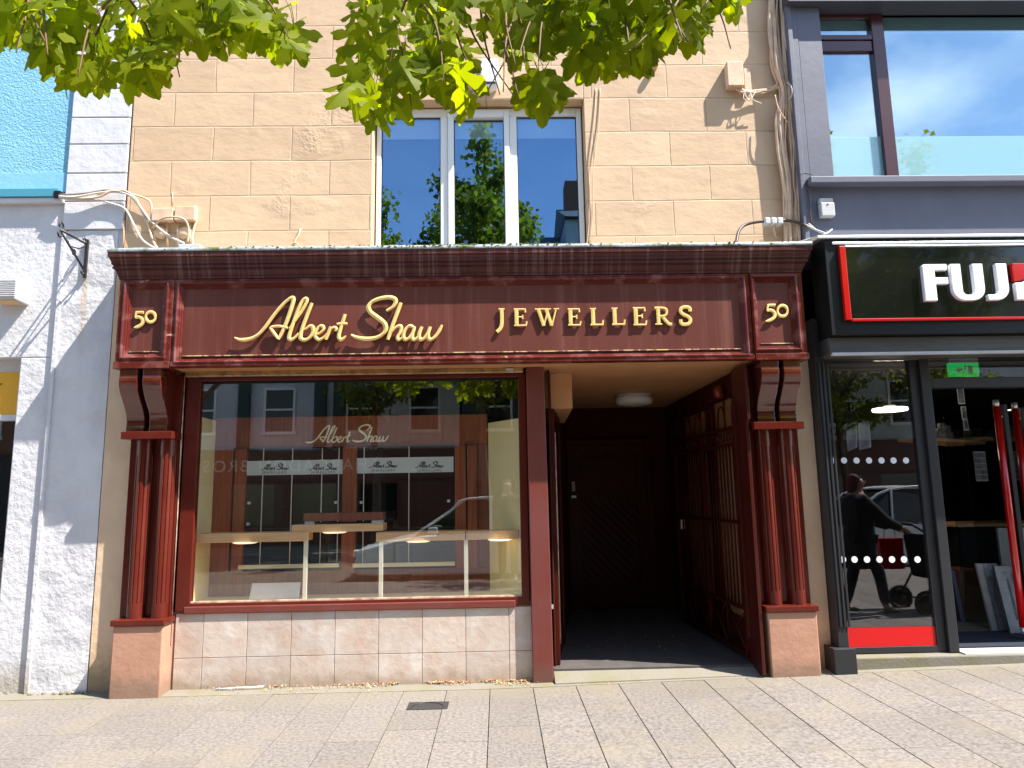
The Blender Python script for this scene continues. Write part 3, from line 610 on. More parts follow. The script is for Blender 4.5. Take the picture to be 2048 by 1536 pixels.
for ch, a, b, t, bo in JP:
    mb = MB(); c_ = lambda u, v: at(900+u/2.768, 480+v/2.768, -.262)
    glyph(mb, ch, c_(a, t).x, c_(b, t).x, c_(a, bo).z, c_(a, t).z, .013, -.2555)
    mb.build('serif_letter', 'gold', sf)
def fifty(cx5, cy5, sc, cx0, cy0, f):
    mb = MB(); L_ = lambda pts, w, tp=(1, 1): ribbon(mb, [(v.x, v.y) for v in crom([(f(p[0], p[1]).x, f(p[0], p[1]).z, 0) for p in pts], 5)], w, .012, -.256, .002, None, tp)
    L_([(cx5-20*sc, cy5-38*sc), (cx5, cy5-40*sc), (cx5+24*sc, cy5-40*sc)], .022)
    L_([(cx5-18*sc, cy5-38*sc), (cx5-20*sc, cy5-22*sc), (cx5-22*sc, cy5-8*sc)], .014)
    L_([(cx5-22*sc, cy5-8*sc), (cx5, cy5-12*sc), (cx5+20*sc, cy5+4*sc), (cx5+18*sc, cy5+26*sc), (cx5-4*sc, cy5+42*sc), (cx5-30*sc, cy5+50*sc)], .026, (.7, .3))
    n = 28; pts = [(cx0+28*sc*math.cos(2*math.pi*i/n), cy0+30*sc*math.sin(2*math.pi*i/n)) for i in range(n+1)]
    ribbon(mb, [(f(*p).x, f(*p).z) for p in pts], .026, .012, -.2565, .002, (R(80), .55))
    return mb
fifty(233, 465, 1, 300, 452, lambda u, v: at(200+u/2.926, 480+v/2.926, -.256)).build('house_number', 'gold', sf)
fifty(1775, 402, 1, 1838, 394, lambda u, v: at(900+u/2.768, 480+v/2.768, -.256)).build('house_number', 'gold', sf)

# ---- window display
FLZ = .655; YB = .45
dsp = MB(); dsp.box(-2.52, .22, .045, YB, FLZ-.04, FLZ); dsp.build('display_floor', 'yelpan', sf)
xa, xb = -2.50, X(978, 1000, YB)
zsl = Z(398, 832, .06); zsr = Z(1037, 836, .06)
MB().box(-2.525, xa, .045, YB, FLZ, zsl).build('display_side', 'yelpan', sf)
rp = MB(); rp.hexa([(.205, .045, FLZ), (.225, .045, FLZ), (xb+.02, YB, FLZ), (xb, YB, FLZ), (.205, .045, zsr), (.225, .045, zsr), (xb+.02, YB, zsr), (xb, YB, zsr)])
rp.build('display_side', 'yelpan', sf)
MB().box(-2.6, xb, YB, YB+.02, FLZ, Z(700, 1140, YB)).build('display_back', 'wooddk', sf)
# shop room behind
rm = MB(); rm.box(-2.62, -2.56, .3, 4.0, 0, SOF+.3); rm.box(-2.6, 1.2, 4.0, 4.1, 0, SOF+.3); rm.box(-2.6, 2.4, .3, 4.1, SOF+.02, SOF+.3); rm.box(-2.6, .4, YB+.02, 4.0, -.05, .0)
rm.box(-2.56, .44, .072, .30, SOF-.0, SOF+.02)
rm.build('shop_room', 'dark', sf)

cab = thing('display_cabinet', 'reddish wooden glazed cabinet with green banners behind the jewellers window', 'cabinet', (-1.3, YB+.1, FLZ))
def cx_(px, py=1000): return X(px, py, YB)
def cz(px, py): return Z(px, py, YB)
c0, c1 = -2.49, X(956, 1000, YB)
hz0, hz1 = cz(700, 890), cz(700, 832)
h_ = MB(); h_.box(c0-.02, X(975, 860, YB), YB+.001, YB+.06, hz0, hz1); h_.build('header_board', 'wood', cab, bevel=.004)
MB().box(c0, c1, YB+.0-.012, YB-.0005, hz0-.012, hz0+.004).build('header_moulding', 'wooddk', cab, bevel=.002)
zc0 = cz(700, 1142)
stl = MB()
for a, b in ((400, 462), (466, 489), (684, 712), (910, 932), (935, 955)): stl.box(cx_(a) if a > 400 else c0-.02, cx_(b), YB+.002, YB+.05, zc0, hz0-.012)
stl.split('stile', 'wood', cab, bevel=.006)
MB().box(c0, c1, YB+.003, YB+.05, zc0-.12, zc0).build('base_rail', 'wood', cab, bevel=.004)
dk = MB(); dk.box(c1, X(980, 1000, YB), YB+.02, YB+.05, FLZ, hz0); dk.build('side_panel', 'wooddk', cab)
gp = MB(); gp.box(cx_(489), cx_(684), YB+.03, YB+.034, zc0+.03, hz0-.012); gp.box(cx_(712), cx_(910), YB+.03, YB+.034, zc0+.03, hz0-.012); gp.split('glass_door', 'gld', cab)
ed = MB()
for px in (522, 581, 641, 675, 726, 817): ed.box(cx_(px)-.003, cx_(px)+.003, YB+.022, YB+.029, zc0+.03, hz0-.02)
ed.split('glass_edge', 'creamp', cab)
bs = MB(); bs.box(cx_(483), cx_(681), YB-.02, YB+.0015, cz(580, 1136), cz(580, 1128)); bs.box(cx_(708), cx_(909), YB-.02, YB+.0015, cz(800, 1133), cz(800, 1125)); bs.split('track', 'creamp', cab)
kn = MB()
for px, py in ((497, 1006), (671, 1005), (722, 1005), (897, 1002), (497, 1048)): kn.box(cx_(px)-.012, cx_(px)+.012, YB+.004, YB+.028, cz(px, py)-.012, cz(px, py)+.012)
kn.split('door_lock', 'alu', cab, bevel=.003)
inn = MB()
for z in (1.05, 1.4, 1.7): inn.box(cx_(489), cx_(910), YB+.12, YB+.34, z, z+.01)
inn.split('inner_shelf', 'gld', cab)
# banners with the shop's name
bt = bpy.data.curves.new('tmp', 'FONT'); bt.body = 'JEWELLERS'; bt.size = .034; bt.space_character = 1.5; bt.align_x = 'CENTER'; bt.extrude = .0006
bto = bpy.data.objects.new('tmp', bt); COL.objects.link(bto)
bpy.context.view_layer.update(); txtme = bpy.data.meshes.new_from_object(bto.evaluated_get(bpy.context.evaluated_depsgraph_get())); bpy.data.objects.remove(bto)
txtv = [tuple(v.co) for v in txtme.vertices]; txtf = [tuple(p.vertices) for p in txtme.polygons]
for (a, b, t, bo, cs) in ((490, 684, 922, 951, (545, 644)), (712, 907, 916, 947, (765, 858))):
    y = YB+.018
    bn = MB().box(cx_(a), cx_(b), y, y+.004, cz(a, bo), cz(a, t)).build('banner', 'paper', cab)
    for q in cs:
        tx = MB(); x0 = cx_(q-29); w_ = cx_(q+29)-x0; z0 = cz(q, t+(bo-t)*.60)
        script(tx, lambda u, v: x0+(u-790)/1213*w_, lambda u, v: z0+(585-v)/1213*w_, 1, .0085, .001, y-.0005, 0, 3)
        zc = cz(q, bo-4); xc = cx_(q); tx.add([(xc+v[0]*.9, y-.0012-v[2], zc+v[1]*.9) for v in txtv], txtf)
        tx.build('banner_text', 'ink', bn)
x0 = X(612, 870, YB); w_ = X(777, 870, YB)-x0; z0 = cz(695, 884)
hs = MB(); script(hs, lambda u, v: x0+(u-790)/1213*w_, lambda u, v: z0+(585-v)/1213*w_, 1, .0165, .004, YB-.002, .001); hs.build('header_lettering', 'cream', cab)

# display shelves on thin legs
def shelf(px0, py0, px1, py1, th, y0, y1, legs, label, puck):
    a, b = at(px0, py0, y0), at(px1, py1, y0)
    t = thing('display_shelf', label, 'shelf', ((a.x+b.x)/2, (y0+y1)/2, FLZ), 'pale wood shelves in the jewellers window')
    zt = a.z; MB().box(a.x, b.x, y0, y1, zt-th, zt).build('shelf_board', 'pine', t, bevel=.004)
    for px in legs: x = X(px, 1120, y0+.02); MB().box(x-.016, x+.016, y0+.01, y0+.035, FLZ, zt-th).build('leg', 'creamp', t, bevel=.002)
    for px in puck: x = X(px, 1080, (y0+y1)/2); MB().lathe([(.10, 0), (.10, -.006), (.08, -.013)], (x, (y0+y1)/2-.05, zt-th), 20).build('puck_light', 'puck', t)
    return t
shelf(384, 1068, 612, 1066, .075, .07, .30, (), 'low pale wood display shelf at the left end of the jewellers window', (495,))
shelf(583, 1050, 766, 1049, .062, .09, .30, (611,), 'raised middle pale wood display shelf carrying the dark box', (672,))
shelf(752, 1065, 930, 1062, .075, .07, .30, (762,), 'pale wood display shelf just right of the raised one', (838,))
shelf(932, 1062, 1037, 1059, .072, .071, .24, (932,), 'short pale wood display shelf at the right end of the jewellers window', (1000,))
a = at(607, 1027, .13); b = at(766, 1040, .13)
t = thing('riser_box', 'dark brown riser box with white feet on the raised display shelf', 'box', ((a.x+b.x)/2, .2, Z(680, 1049, .2)))
MB().box(a.x, b.x, .13, .28, b.z, a.z).build('lid', 'wooddk', t, bevel=.004)
for p0, p1 in ((609, 628), (743, 764)): MB().box(X(p0, 1044, .14), X(p1, 1044, .14), .14, .26, Z(680, 1050, .14)+.004, b.z).build('foot', 'whitesm', t, bevel=.002)
MB().box(X(626, 1044, .16), X(745, 1044, .16), .16, .24, Z(680, 1049, .14)+.004, b.z-.012).build('tray', 'dark', t)
a = at(498, 1197, .20); b = at(600, 1165, .22)
cd_ = MB().hexa([(a.x, .20, FLZ+.001), (b.x, .20, FLZ+.001), (b.x, .206, FLZ+.001), (a.x, .206, FLZ+.001), (a.x+.01, .235, b.z), (b.x-.0, .235, b.z), (b.x, .241, b.z), (a.x+.01, .241, b.z)])
tag(cd_.build('display_card', 'whitesm'), 'blank pale card leaning on the display floor at the left of the jewellers window', 'card')

# ============================================================ DOORWAY
hw = MB()
hw.hexa([(.44, .10, 0), (.45, .10, 0), (.87, 2.95, 0), (.80, 2.95, 0), (.44, .10, 2.53), (.45, .10, 2.53), (.87, 2.95, 2.53), (.80, 2.95, 2.53)])
hw.box(.75, 2.3, 2.95, 3.05, 0, 2.53); hw.box(2.12, 2.35, .06, 3.05, 0, 2.53)
hw.build('hallway_wall', 'hall', sf)
MB().box(.42, 2.12, .12, 3.0, -.02, .098).build('hallway_floor', 'floordk', sf)
a_ = X(1108, 1340, -.01); MB().hexa([(a_, -.10, -.02), (2.03, -.10, -.02), (2.03, .13, -.02), (a_, .13, -.02), (a_, -.10, .022), (2.03, -.10, .052), (2.03, .02, .085), (a_, .02, .085)]).build('threshold_ramp', 'concrete', sf, bevel=.004)
MB().box(a_, 2.03, .021, .125, -.02, .102).build('threshold', 'floordk', sf, bevel=.004)
bh = MB(); bh.hexa([(.40, .28, 2.215), (.665, .28, 2.215), (.72, 1.6, 2.215), (.45, 1.6, 2.215), (.40, .28, SOF-.002), (.665, .28, SOF-.002), (.72, 1.6, SOF-.002), (.45, 1.6, SOF-.002)])
bh.build('bulkhead', 'soffit', sf, bevel=.004)
# side door on the angled left wall
def onl(y, z, off=0): t = (y-.1)/2.85; return (.45+.42*t+off, y, z)
sd = MB()
for y0, y1, z0, z1, o_ in ((.14, .20, .1, 2.2, .03), (.95, 1.02, .1, 2.2, .03), (.20, .95, 2.1, 2.2, .03)): sd.hexa([onl(y0, z0), onl(y0, z0, o_), onl(y1, z0, o_), onl(y1, z0), onl(y0, z1), onl(y0, z1, o_), onl(y1, z1, o_), onl(y1, z1)])
t = thing('shop_door', 'dark glazed side door on the left wall of the entrance passage', 'door', (.5, .6, .1))
sd.build('door_frame', 'darkred', t, bevel=.003)
sd = MB(); sd.hexa([onl(.2, .1, .006), onl(.2, .1, .016), onl(.95, .1, .016), onl(.95, .1, .006), onl(.2, 2.1, .006), onl(.2, 2.1, .016), onl(.95, 2.1, .016), onl(.95, 2.1, .006)]); sd.build('door_leaf', 'darkred', t)
sd = MB(); sd.tube([onl(.24, .25, .03), onl(.24, 2.0, .03)], .006); sd.build('brass_strip', 'putty', t)
# back door with diagonal boards
d0, d1 = X(1142, 1100, 2.9), X(1300, 1100, 2.9); zdt = Z(1200, 890, 2.9)
t = thing('back_door', 'dark red door with diagonal boards at the end of the entrance passage', 'door', ((d0+d1)/2, 2.9, .1))
f_ = MB(); f_.box(d0-.06, d0, 2.86, 2.949, .1, zdt+.07); f_.box(d1, d1+.06, 2.86, 2.949, .1, zdt+.07); f_.box(d0, d1, 2.86, 2.949, zdt, zdt+.07); f_.build('door_frame', 'darkred', t, bevel=.004)
f_ = MB(); f_.box(d0, d0+.13, 2.88, 2.93, .12, zdt); f_.box(d1-.13, d1, 2.88, 2.93, .12, zdt); f_.box(d0+.13, d1-.13, 2.88, 2.93, .12, .3); f_.box(d0+.13, d1-.13, 2.88, 2.93, zdt-.14, zdt); f_.box(d0+.13, d1-.13, 2.905, 2.93, 1.50, zdt-.14); f_.box(d0+.13, d1-.13, 2.926, 2.932, .3, 1.50); f_.build('door_leaf', 'darkred', t, bevel=.004)
bd = MB(); w = d1-d0-.26; x0_ = d0+.13
for k in range(-8, 24):
    # diagonal board clipped to the panel
    z0 = .3+k*.105; pts = []
    for i in range(13):
        x = w*i/12; z = z0+w-x
        pts.append((x, z))
    seg = [(x, z) for x, z in pts if .3 <= z <= 1.42]
    if len(seg) > 1:
        (xA, zA), (xB, zB) = seg[0], seg[-1]
        bd.hexa([(x0_+xA, 2.90, zA), (x0_+xB, 2.90, zB), (x0_+xB, 2.925, zB), (x0_+xA, 2.925, zA), (x0_+xA, 2.90, zA+.093), (x0_+xB, 2.90, zB+.093), (x0_+xB, 2.925, zB+.093), (x0_+xA, 2.925, zA+.093)])
bd.build('diagonal_boards', 'darkred', t, bevel=.006)
MB().box(d0+.03, d0+.07, 2.86, 2.88, 1.5, 1.62).build('door_bell', 'greyplas', t, bevel=.003)
MB().box(d0+.02, d0+.08, 2.855, 2.88, 1.42, 1.45).build('door_lock', 'alu', t, bevel=.003)
# ceiling lamp
lx, ly = X(1268, 790, 1.75), 1.75
t = thing('ceiling_lamp', 'round white flush lamp on the entrance ceiling', 'lamp', (lx, ly, SOF))
MB().lathe([(.195, -.002), (.195, -.025)], (lx, ly, SOF), 36).build('base', 'greyplas', t)
MB().lathe([(.19, -.026), (.2, -.04), (.2, -.085), (.185, -.105), (.12, -.118), (.02, -.122)], (lx, ly, SOF), 36).build('cover', 'lampw', t)
# panel boards on the right hall wall
for i, (y0, y1, z0, z1) in enumerate(((.40, .85, .40, 2.30), (1.25, 1.95, .45, 2.28))):
    tag(MB().box(2.095, 2.119, y0, y1, z0, z1).build('wall_board', 'tan', None, bevel=.004), ('nearer' if i == 0 else 'farther')+' tall tan board on the passage wall behind the gate', 'board')
tag(MB().lathe([(.03, 0), (.05, .03), (.05, .08), (.03, .11), (.005, .12)], (2.05, .55, 2.32), 14).build('warning_beacon', 'orange'), 'small orange beacon high on the right wall of the entrance passage', 'beacon')
# gate
t = thing('security_gate', 'tall dark red metal bar gate folded open along the right of the passage', 'gate', (2.045, .1, .1))
def gp_(s_, z, off=0): return (2.045-.06*s_-off, .10+1.85*s_, z)
gt = MB()
for s_, r_ in ((0, .022), (.5, .015), (.52, .015), (1, .022)): gt.hexa([gp_(max(0, s_-.012), .12), gp_(s_+.012, .12), gp_(s_+.012, .12, .035), gp_(max(0, s_-.012), .12, .035), gp_(max(0, s_-.012), 2.03), gp_(s_+.012, 2.03), gp_(s_+.012, 2.03, .035), gp_(max(0, s_-.012), 2.03, .035)])
for z in (.14, .50, 1.20, 1.86, 2.0): gt.hexa([gp_(0, z, .003), gp_(1, z, .003), gp_(1, z, .032), gp_(0, z, .032), gp_(0, z+.03, .003), gp_(1, z+.03, .003), gp_(1, z+.03, .032), gp_(0, z+.03, .032)])
gt.build('frame', 'darkred', t, bevel=.002)
br_ = MB()
for i in range(1, 22):
    s_ = i/22; br_.tube([gp_(s_, .52, .017), gp_(s_, 1.87, .017)], .008, 6)
br_.build('bars', 'darkred', t)
br_ = MB()
for k in range(2):
    for j in range(2):
        a_ = .02+k*.5+j*.24; br_.tube([gp_(a_, .16, .017), gp_(a_+.22, .50, .017)], .009, 5); br_.tube([gp_(a_+.22, .16, .02), gp_(a_, .50, .02)], .009, 5)
        br_.tube([gp_(a_+.23, .16, .017), gp_(a_+.23, .50, .017)], .010, 5)
br_.build('bracing', 'darkred', t)
br_ = MB()
for i in range(26):
    c_ = Vector(gp_((i+.5)/26, 1.945, .017)); br_.tube([c_+Vector((0, .034*math.cos(a), .045*math.sin(a))) for a in [j*math.pi/5 for j in range(11)]], .006, 5)
br_.build('frieze', 'darkred', t)
br_ = MB()
for i in range(5):
    c_ = Vector(gp_((i+.7)/5.4, 2.03, .017)); br_.tube([c_, c_+Vector((0, 0, .28))], .009, 5)
    br_.tube([c_+Vector((0, .11*math.cos(a)+.1, .20*math.sin(a))) for a in [j*math.pi/8 for j in range(9)]], .008, 5)
    br_.lathe([(.003, 0), (.018, .02), (.003, .05)], c_+Vector((0, 0, .27)), 8)
br_.build('scroll_top', 'darkred', t)
MB().box(1.985-.03, 1.985+.01, 1.80, 1.86, 1.08, 1.18).build('lock_plate', 'alu', t, bevel=.003)
MB().box(2.0, 2.03, .03, .10, .3, 2.2).build('hinge_post', 'reveal', t, bevel=.003)

# ============================================================ GREY BUILDING (photo shop)
GX1 = 7.2
gb = thing('grey_building', 'slate grey rendered building with burgundy framed upstairs window over the black photo shop', 'building', (4.9, 2, 0))
YF = -.13
ux = [X(1599, 100, -.10), X(1634, 90, .0)]
wtop, wbot = Z(1800, 18, .0), 4.12
w = MB()
w.box(2.662, 2.705, YF, .3, 3.45, 9)                         # edge strip
w.box(2.705, 2.76, YF+.02, .3, 3.45, 9)
w.box(2.76, GX1, -.10, .3, 3.45, 4.08)
w.box(2.76, 2.975, -.105, .3, 4.08, 5.80)
w.box(2.76, GX1, -.10, .3, 5.93, 9)
w.build('wall', 'grey', gb, bevel=.005)
MB().box(2.66, GX1, -.19, .3, 5.80, 5.93).build('window_canopy', 'greydk', gb, bevel=.004)
MB().hexa([(2.72, -.20, 4.076), (GX1, -.20, 4.076), (GX1, .05, 4.076), (2.72, .05, 4.076), (2.72, -.20, 4.135), (GX1, -.20, 4.135), (GX1, .05, 4.155), (2.72, .05, 4.155)]).build('window_sill', 'grey', gb, bevel=.006)
# burgundy window
yw = .02; zt, zb = 5.80, 4.15
wx0 = 2.975; wi0 = X(1634, 60, yw); wi1 = X(1738, 60, yw); wm1 = X(1762, 60, yw)
zfa, zfb = Z(1700, 40, yw), Z(1700, 75, yw); zla = Z(1700, 106, yw)
zbig = Z(1900, 31, yw)
f_ = MB(); f_.box(wx0, wi0, yw-.03, yw+.05, zb, zt); f_.box(wi0, wi1, yw-.035, yw+.05, zfa, zt); f_.box(wi0, wi1, yw-.04, yw+.05, zfb-.048, zfb); f_.box(wi0, wi1, yw-.028, yw+.05, zla, zfb-.052)
f_.box(wi1, wm1, yw-.045, yw+.05, zb, zt); f_.box(wm1, GX1, yw-.02, yw+.05, zbig, zt); f_.box(wi0, wi1, yw-.02, yw+.05, zb, zb+.012)
o = f_.build('window', 'winered', gb, bevel=.010)
pa = MB(); pa.box(wi0, wi1, yw+.0, yw+.006, zfa, zfb); pa.box(wi0, wi1, yw+.0, yw+.006, zb+.012, zla); pa.box(wm1, GX1, yw+.0, yw+.006, zb+.005, zbig); pa.build('pane', 'glv', o)
pa = MB(); zf = Z(1900, 273, yw)
pa.box(wi0, wi1, yw-.004, yw-.002, zb+.012, zf); pa.box(wm1, GX1, yw-.004, yw-.002, zb+.006, zf); pa.build('glazing_film', 'film', o)
pa = MB(); pa.box(wi0, wi1, yw+.015, yw+.018, zfa-.09, zfa+.04); pa.box(wm1, GX1, yw+.015, yw+.018, zbig-.17, zbig+.04); pa.build('blind', 'blind', o)
sh = MB()
for a in ((2.70, GX1, 6, 6.1, -.1, 9), (2.662, 2.70, .3, 6, -.1, 9), (GX1, GX1+.1, -.1, 6, -.1, 9), (2.7, GX1, .3, 6, 8.9, 9), (2.7, GX1, .3, 6, 3.35, 3.45)): sh.box(*a)
sh.build('inner_wall', 'room', gb)
# alarm box
a = at(1640, 395, -.16); b = at(1671, 432, -.16)
t = thing('alarm_box', 'small pale grey alarm box on the slate wall above the black sign', 'alarm', ((a.x+b.x)/2, -.1, b.z))
MB().box(a.x, b.x, -.165, -.101, b.z, a.z-.045).build('case', 'greyplas', t, bevel=.008)
MB().box(a.x, b.x-.005, -.155, -.101, a.z-.044, a.z).build('cap', 'greyplas', t, bevel=.01)
MB().lathe([(.008, 0), (.008, -.003)], ((a.x+b.x)/2, -.166, a.z-.062), 10, 'y').build('lens', 'black', t)

# sign box
t = thing('shop_sign', 'black box sign reading FUJI in white letters with a red edge line', 'sign', (4.8, -.2, 2.7))
SX = 2.705; SY = -.38
MB().box(SX, GX1, SY+.012, -.101, 2.70, 3.50).build('sign_box', 'black', t, bevel=.004)
MB().box(SX-.001, GX1, SY, SY+.011, 2.70, 3.50).build('surround', 'greydk', t, bevel=.004) if False else None
MB().hexa([(SX-.06, SY-.012, 3.505), (GX1, SY-.012, 3.505), (GX1, -.10, 3.53), (SX-.06, -.10, 3.53), (SX-.06, SY-.012, 3.53), (GX1, SY-.012, 3.53), (GX1, -.10, 3.60), (SX-.06, -.10, 3.60)]).build('flashing', 'alu', t, bevel=.004)
MB().box(SX+.06, GX1, SY-.004, SY+.010, 3.455, 3.475).build('top_trim', 'alu', t, bevel=.002)
p0 = at(1688, 496, SY); p1 = at(1688, 638, SY)
MB().box(p0.x, GX1, SY+.002, SY+.011, p1.z, p0.z).build('sign_panel', 'blackgl', t)
MB().box(p0.x-.05, p0.x, SY-.022, SY+.011, p1.z-.012, p0.z+.01).build('red_upright', 'red', t, bevel=.004)
MB().box(p0.x+.001, GX1, SY-.022, SY+.011, p1.z-.024, p1.z-.002).build('red_lower_edge', 'red', t, bevel=.004)
MB().box(p0.x+.001, GX1, SY-.022, SY+.011, p0.z+.001, p0.z+.014).build('upper_edge', 'alu', t, bevel=.003)
YL = SY-.035
def lx_(u): return X(1560+u/2.744, 570, YL)
def lz_(v): return Z(1930, 440+v/2.744, YL)
lt = MB(); zT, zB = lz_(240), lz_(442); yb_, yf_ = SY+.002, YL
H = zT-zB
def pl_(pts): lt.prism(pts, 'y', yb_, yf_)
# F
x0, x1 = lx_(790), lx_(928); s_ = (lx_(858)-x0)
pl_([(x0, zB), (x0+s_, zB), (x0+s_, zT-.55*H), (x1-.0, zT-.55*H), (x1, zT-.36*H), (x0+s_, zT-.36*H), (x0+s_, zT-.17*H), (x1, zT-.17*H), (x1, zT), (x0+.05*H, zT), (x0, zT-.05*H)])
# U
x0, x1 = lx_(944), lx_(1125); s_ = lx_(1003)-x0
def arc(cx, cz, rx, rz, a0, a1, n=8): return [(cx+rx*math.cos(R(a0+(a1-a0)*i/n)), cz+rz*math.sin(R(a0+(a1-a0)*i/n))) for i in range(n+1)]
r = .34*H; ri = .12*H
pl_([(x0, zT), *arc(x0+r, zB+r, r, r, 180, 270), *arc(x1-r, zB+r, r, r, 270, 360), (x1, zT), (x1-s_, zT), *arc(x1-s_-ri, zB+.16*H+ri, ri, ri, 0, -90, 5), *arc(x0+s_+ri, zB+.16*H+ri, ri, ri, 270, 180, 5), (x0+s_, zT)])
# J
x0, x1 = lx_(1135), lx_(1257); s_ = x1-lx_(1195)
pl_([(x0, zB), *arc(x1-r, zB+r, r, r, 270, 360), (x1, zT), (x1-s_, zT), *arc(x1-s_-ri, zB+.16*H+ri, ri, ri, 0, -90, 5), (x0, zB+.16*H)])
# I, cut by the red mark
x0 = lx_(1290); x1 = x0+.16
pl_([(x0, zB), (x1, zB), (x1, zB+.62*H), (x0+.06, zB+.48*H), (x0, zB+.47*H)])
# F I L M following on to the right, out of the picture
lt.split('letter', 'whitep', t, bevel=.006)
MB().prism([(x0, zB+.50*H), (x0+.06, zB+.53*H), (x1+.02, zB+.70*H), (x1+.02, zT), (x0, zT)], 'y', yb_, yf_).build('red_mark', 'red', t, bevel=.004)

# shop front below
ps = thing('photo_shopfront', 'black aluminium and glass shopfront with an open doorway under the black sign', 'shopfront', (4.6, -.05, 0))
zs = 2.70
MB().box(SX, GX1, -.30, -.05, 2.56, zs-.002).build('shutter_box', 'shut', ps, bevel=.01)
MB().box(SX+.02, GX1, -.305, -.27, 2.545, 2.57).build('shutter_lip', 'greyplas', ps, bevel=.004)
gf = .0
MB().box(2.64, GX1, -.075, .9, -.02, .155).build('step', 'concrete', ps, bevel=.012)
pil = MB(); x0, x1 = 2.662, X(1670, 960, -.12)
pil.box(x0, x1, -.12, .02, .24, 2.9); 
for i in range(3): xx = x0+.018+i*.034; pil.box(xx, xx+.018, -.132, -.12, .40, 2.52)
pil.build('pilaster', 'charcoal', ps, bevel=.003)
MB().box(X(1668, 1320, -.16), X(1713, 1320, -.16), -.17, .01, .03, .245).build('pilaster_base', 'charcoal', ps, bevel=.006)
sx0, sx1 = x1, X(1838, 705, 0)+.075
dx0 = sx1; zfl = .16
FY = .03
fr = MB()
ga = X(1866, 1200, FY)  # right edge of left pane
fr.box(sx0-.03, sx0+.02, FY, FY+.06, zfl, 2.56); fr.box(ga, sx1-.085, FY, FY+.06, zfl, 2.56)
fr.box(sx0+.02, ga, FY, FY+.06, zfl, zfl+.05)
fr.build('side_frame', 'charcoal', ps, bevel=.004)
fr = MB(); fr.box(sx1-.083, sx1, FY-.03, FY+.07, zfl, 2.56)
zt0, zt1 = Z(1950, 772, FY), Z(1950, 756, FY)
fr.box(sx1, GX1, FY-.03, FY+.07, zt0-.015, zt1); fr.build('door_frame', 'charcoal', ps, bevel=.004)
pn = MB().box(sx0+.02, ga, FY+.02, FY+.028, zfl+.05, 2.56).build('side_pane', 'glb', ps)
MB().box(sx1, GX1, FY+.02, FY+.028, zt1, 2.56).build('transom_pane', 'glb', ps)
zr = Z(1780, 1255, FY)
MB().box(sx0+.021, ga-.001, FY+.012, FY+.016, zfl+.051, zr).build('red_vinyl_strip', 'redfilm', ps)
dt = MB()
for row, xs_ in ((921, (1665, 1688, 1713, 1738, 1763, 1787, 1812)), (1119, (1686, 1709, 1734, 1759, 1784, 1808, 1835))):
    for px in xs_:
        p = at(px, row, FY+.018)
        if p.x-.03 < sx0+.02: p.x = sx0+.05
        dt.lathe([(.026, 0), (.026, -.001)], (p.x, FY+.018, p.z), 20, 'y')
dt.sm = [False]*len(dt.sm); dt.split('window_dot', 'whitep', ps)
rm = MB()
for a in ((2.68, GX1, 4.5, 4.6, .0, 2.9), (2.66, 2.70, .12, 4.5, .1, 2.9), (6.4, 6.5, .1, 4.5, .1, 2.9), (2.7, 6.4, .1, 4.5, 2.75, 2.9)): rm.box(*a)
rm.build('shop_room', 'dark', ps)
MB().box(2.7, 6.4, .12, 4.5, .10, .165).build('shop_floor', 'floorlt', ps)
MB().box(sx1, GX1, -.06, .11, .15, .168).build('threshold', 'greyplas', ps, bevel=.004)
MB().box(sx1, GX1, -.4, .0, -.001, .0).build('x', 'dark', ps) if False else None
# open door leaves with long red pull handles
def pole(pxt, pyt, pyb, y, lab):
    a = at(pxt, pyt, y); zb2 = .28
    t = thing('glass_door', lab, 'door', (a.x, y, .17), 'open glass doors of the photo shop')
    MB().tube([(a.x, y, zb2), (a.x, y, a.z-.06)], .030, 12).build('red_handle', 'red', t)
    q = MB(); q.tube([(a.x, y, a.z-.06), (a.x, y, a.z)], .025, 12); q.tube([(a.x, y, zb2-.06), (a.x, y, zb2)], .025, 12); q.split('handle_end', 'alu', t)
    MB().box(a.x+.045, a.x+.085, y-.02, y+.03, .18, 2.2).build('door_stile', 'black', t, bevel=.003)
    MB().box(a.x+.05, a.x+.056, y+.03, y+.85, .18, 2.2).build('door_glass', 'glb', t)
    q = MB(); q.tube([(a.x, y, a.z-.15), (a.x+.06, y, a.z-.15)], .009, 8); q.tube([(a.x, y, .45), (a.x+.06, y, .45)], .009, 8); q.split('handle_bracket', 'alu', t)
pole(1991, 800, 1250, .35, 'open glass door with the long red handle, nearer the doorway frame')
pole(2028, 805, 1250, .62, 'second open glass door with a red handle, at the right edge of the picture')
# exit sign
a = at(1897, 716, .25); b = at(1960, 752, .25)
t = thing('exit_sign', 'hanging green and white emergency exit sign above the open shop doorway', 'sign', ((a.x+b.x)/2, .25, b.z))
MB().box(a.x, b.x, .25, .29, b.z, a.z-.045).build('green_panel', 'green', t, bevel=.003)
MB().box(a.x, b.x, .248, .292, a.z-.044, a.z).build('housing', 'whitesm', t, bevel=.005)
mm = MB(); xm = (a.x+b.x)/2; zm = (a.z-.045+b.z)/2
mm.prism([(xm-.09, zm-.01), (xm-.05, zm-.03), (xm-.05, zm-.012), (xm-.02, zm-.012), (xm-.02, zm+.008), (xm-.05, zm+.008), (xm-.05, zm+.022)], 'y', .246, .2495)
mm.box(xm+.03, xm+.07, .246, .2495, zm-.04, zm+.035); mm.lathe([(.009, 0), (.009, .003)], (xm+.01, .2465, zm+.03), 10, 'y'); mm.tube([(xm+.008, .248, zm+.018), (xm+.0, .248, zm-.01), (xm-.012, .248, zm-.038)], .005, 5); mm.tube([(xm-.012, .248, zm+.005), (xm+.008, .248, zm+.012), (xm+.022, .248, zm+.0)], .004, 5)
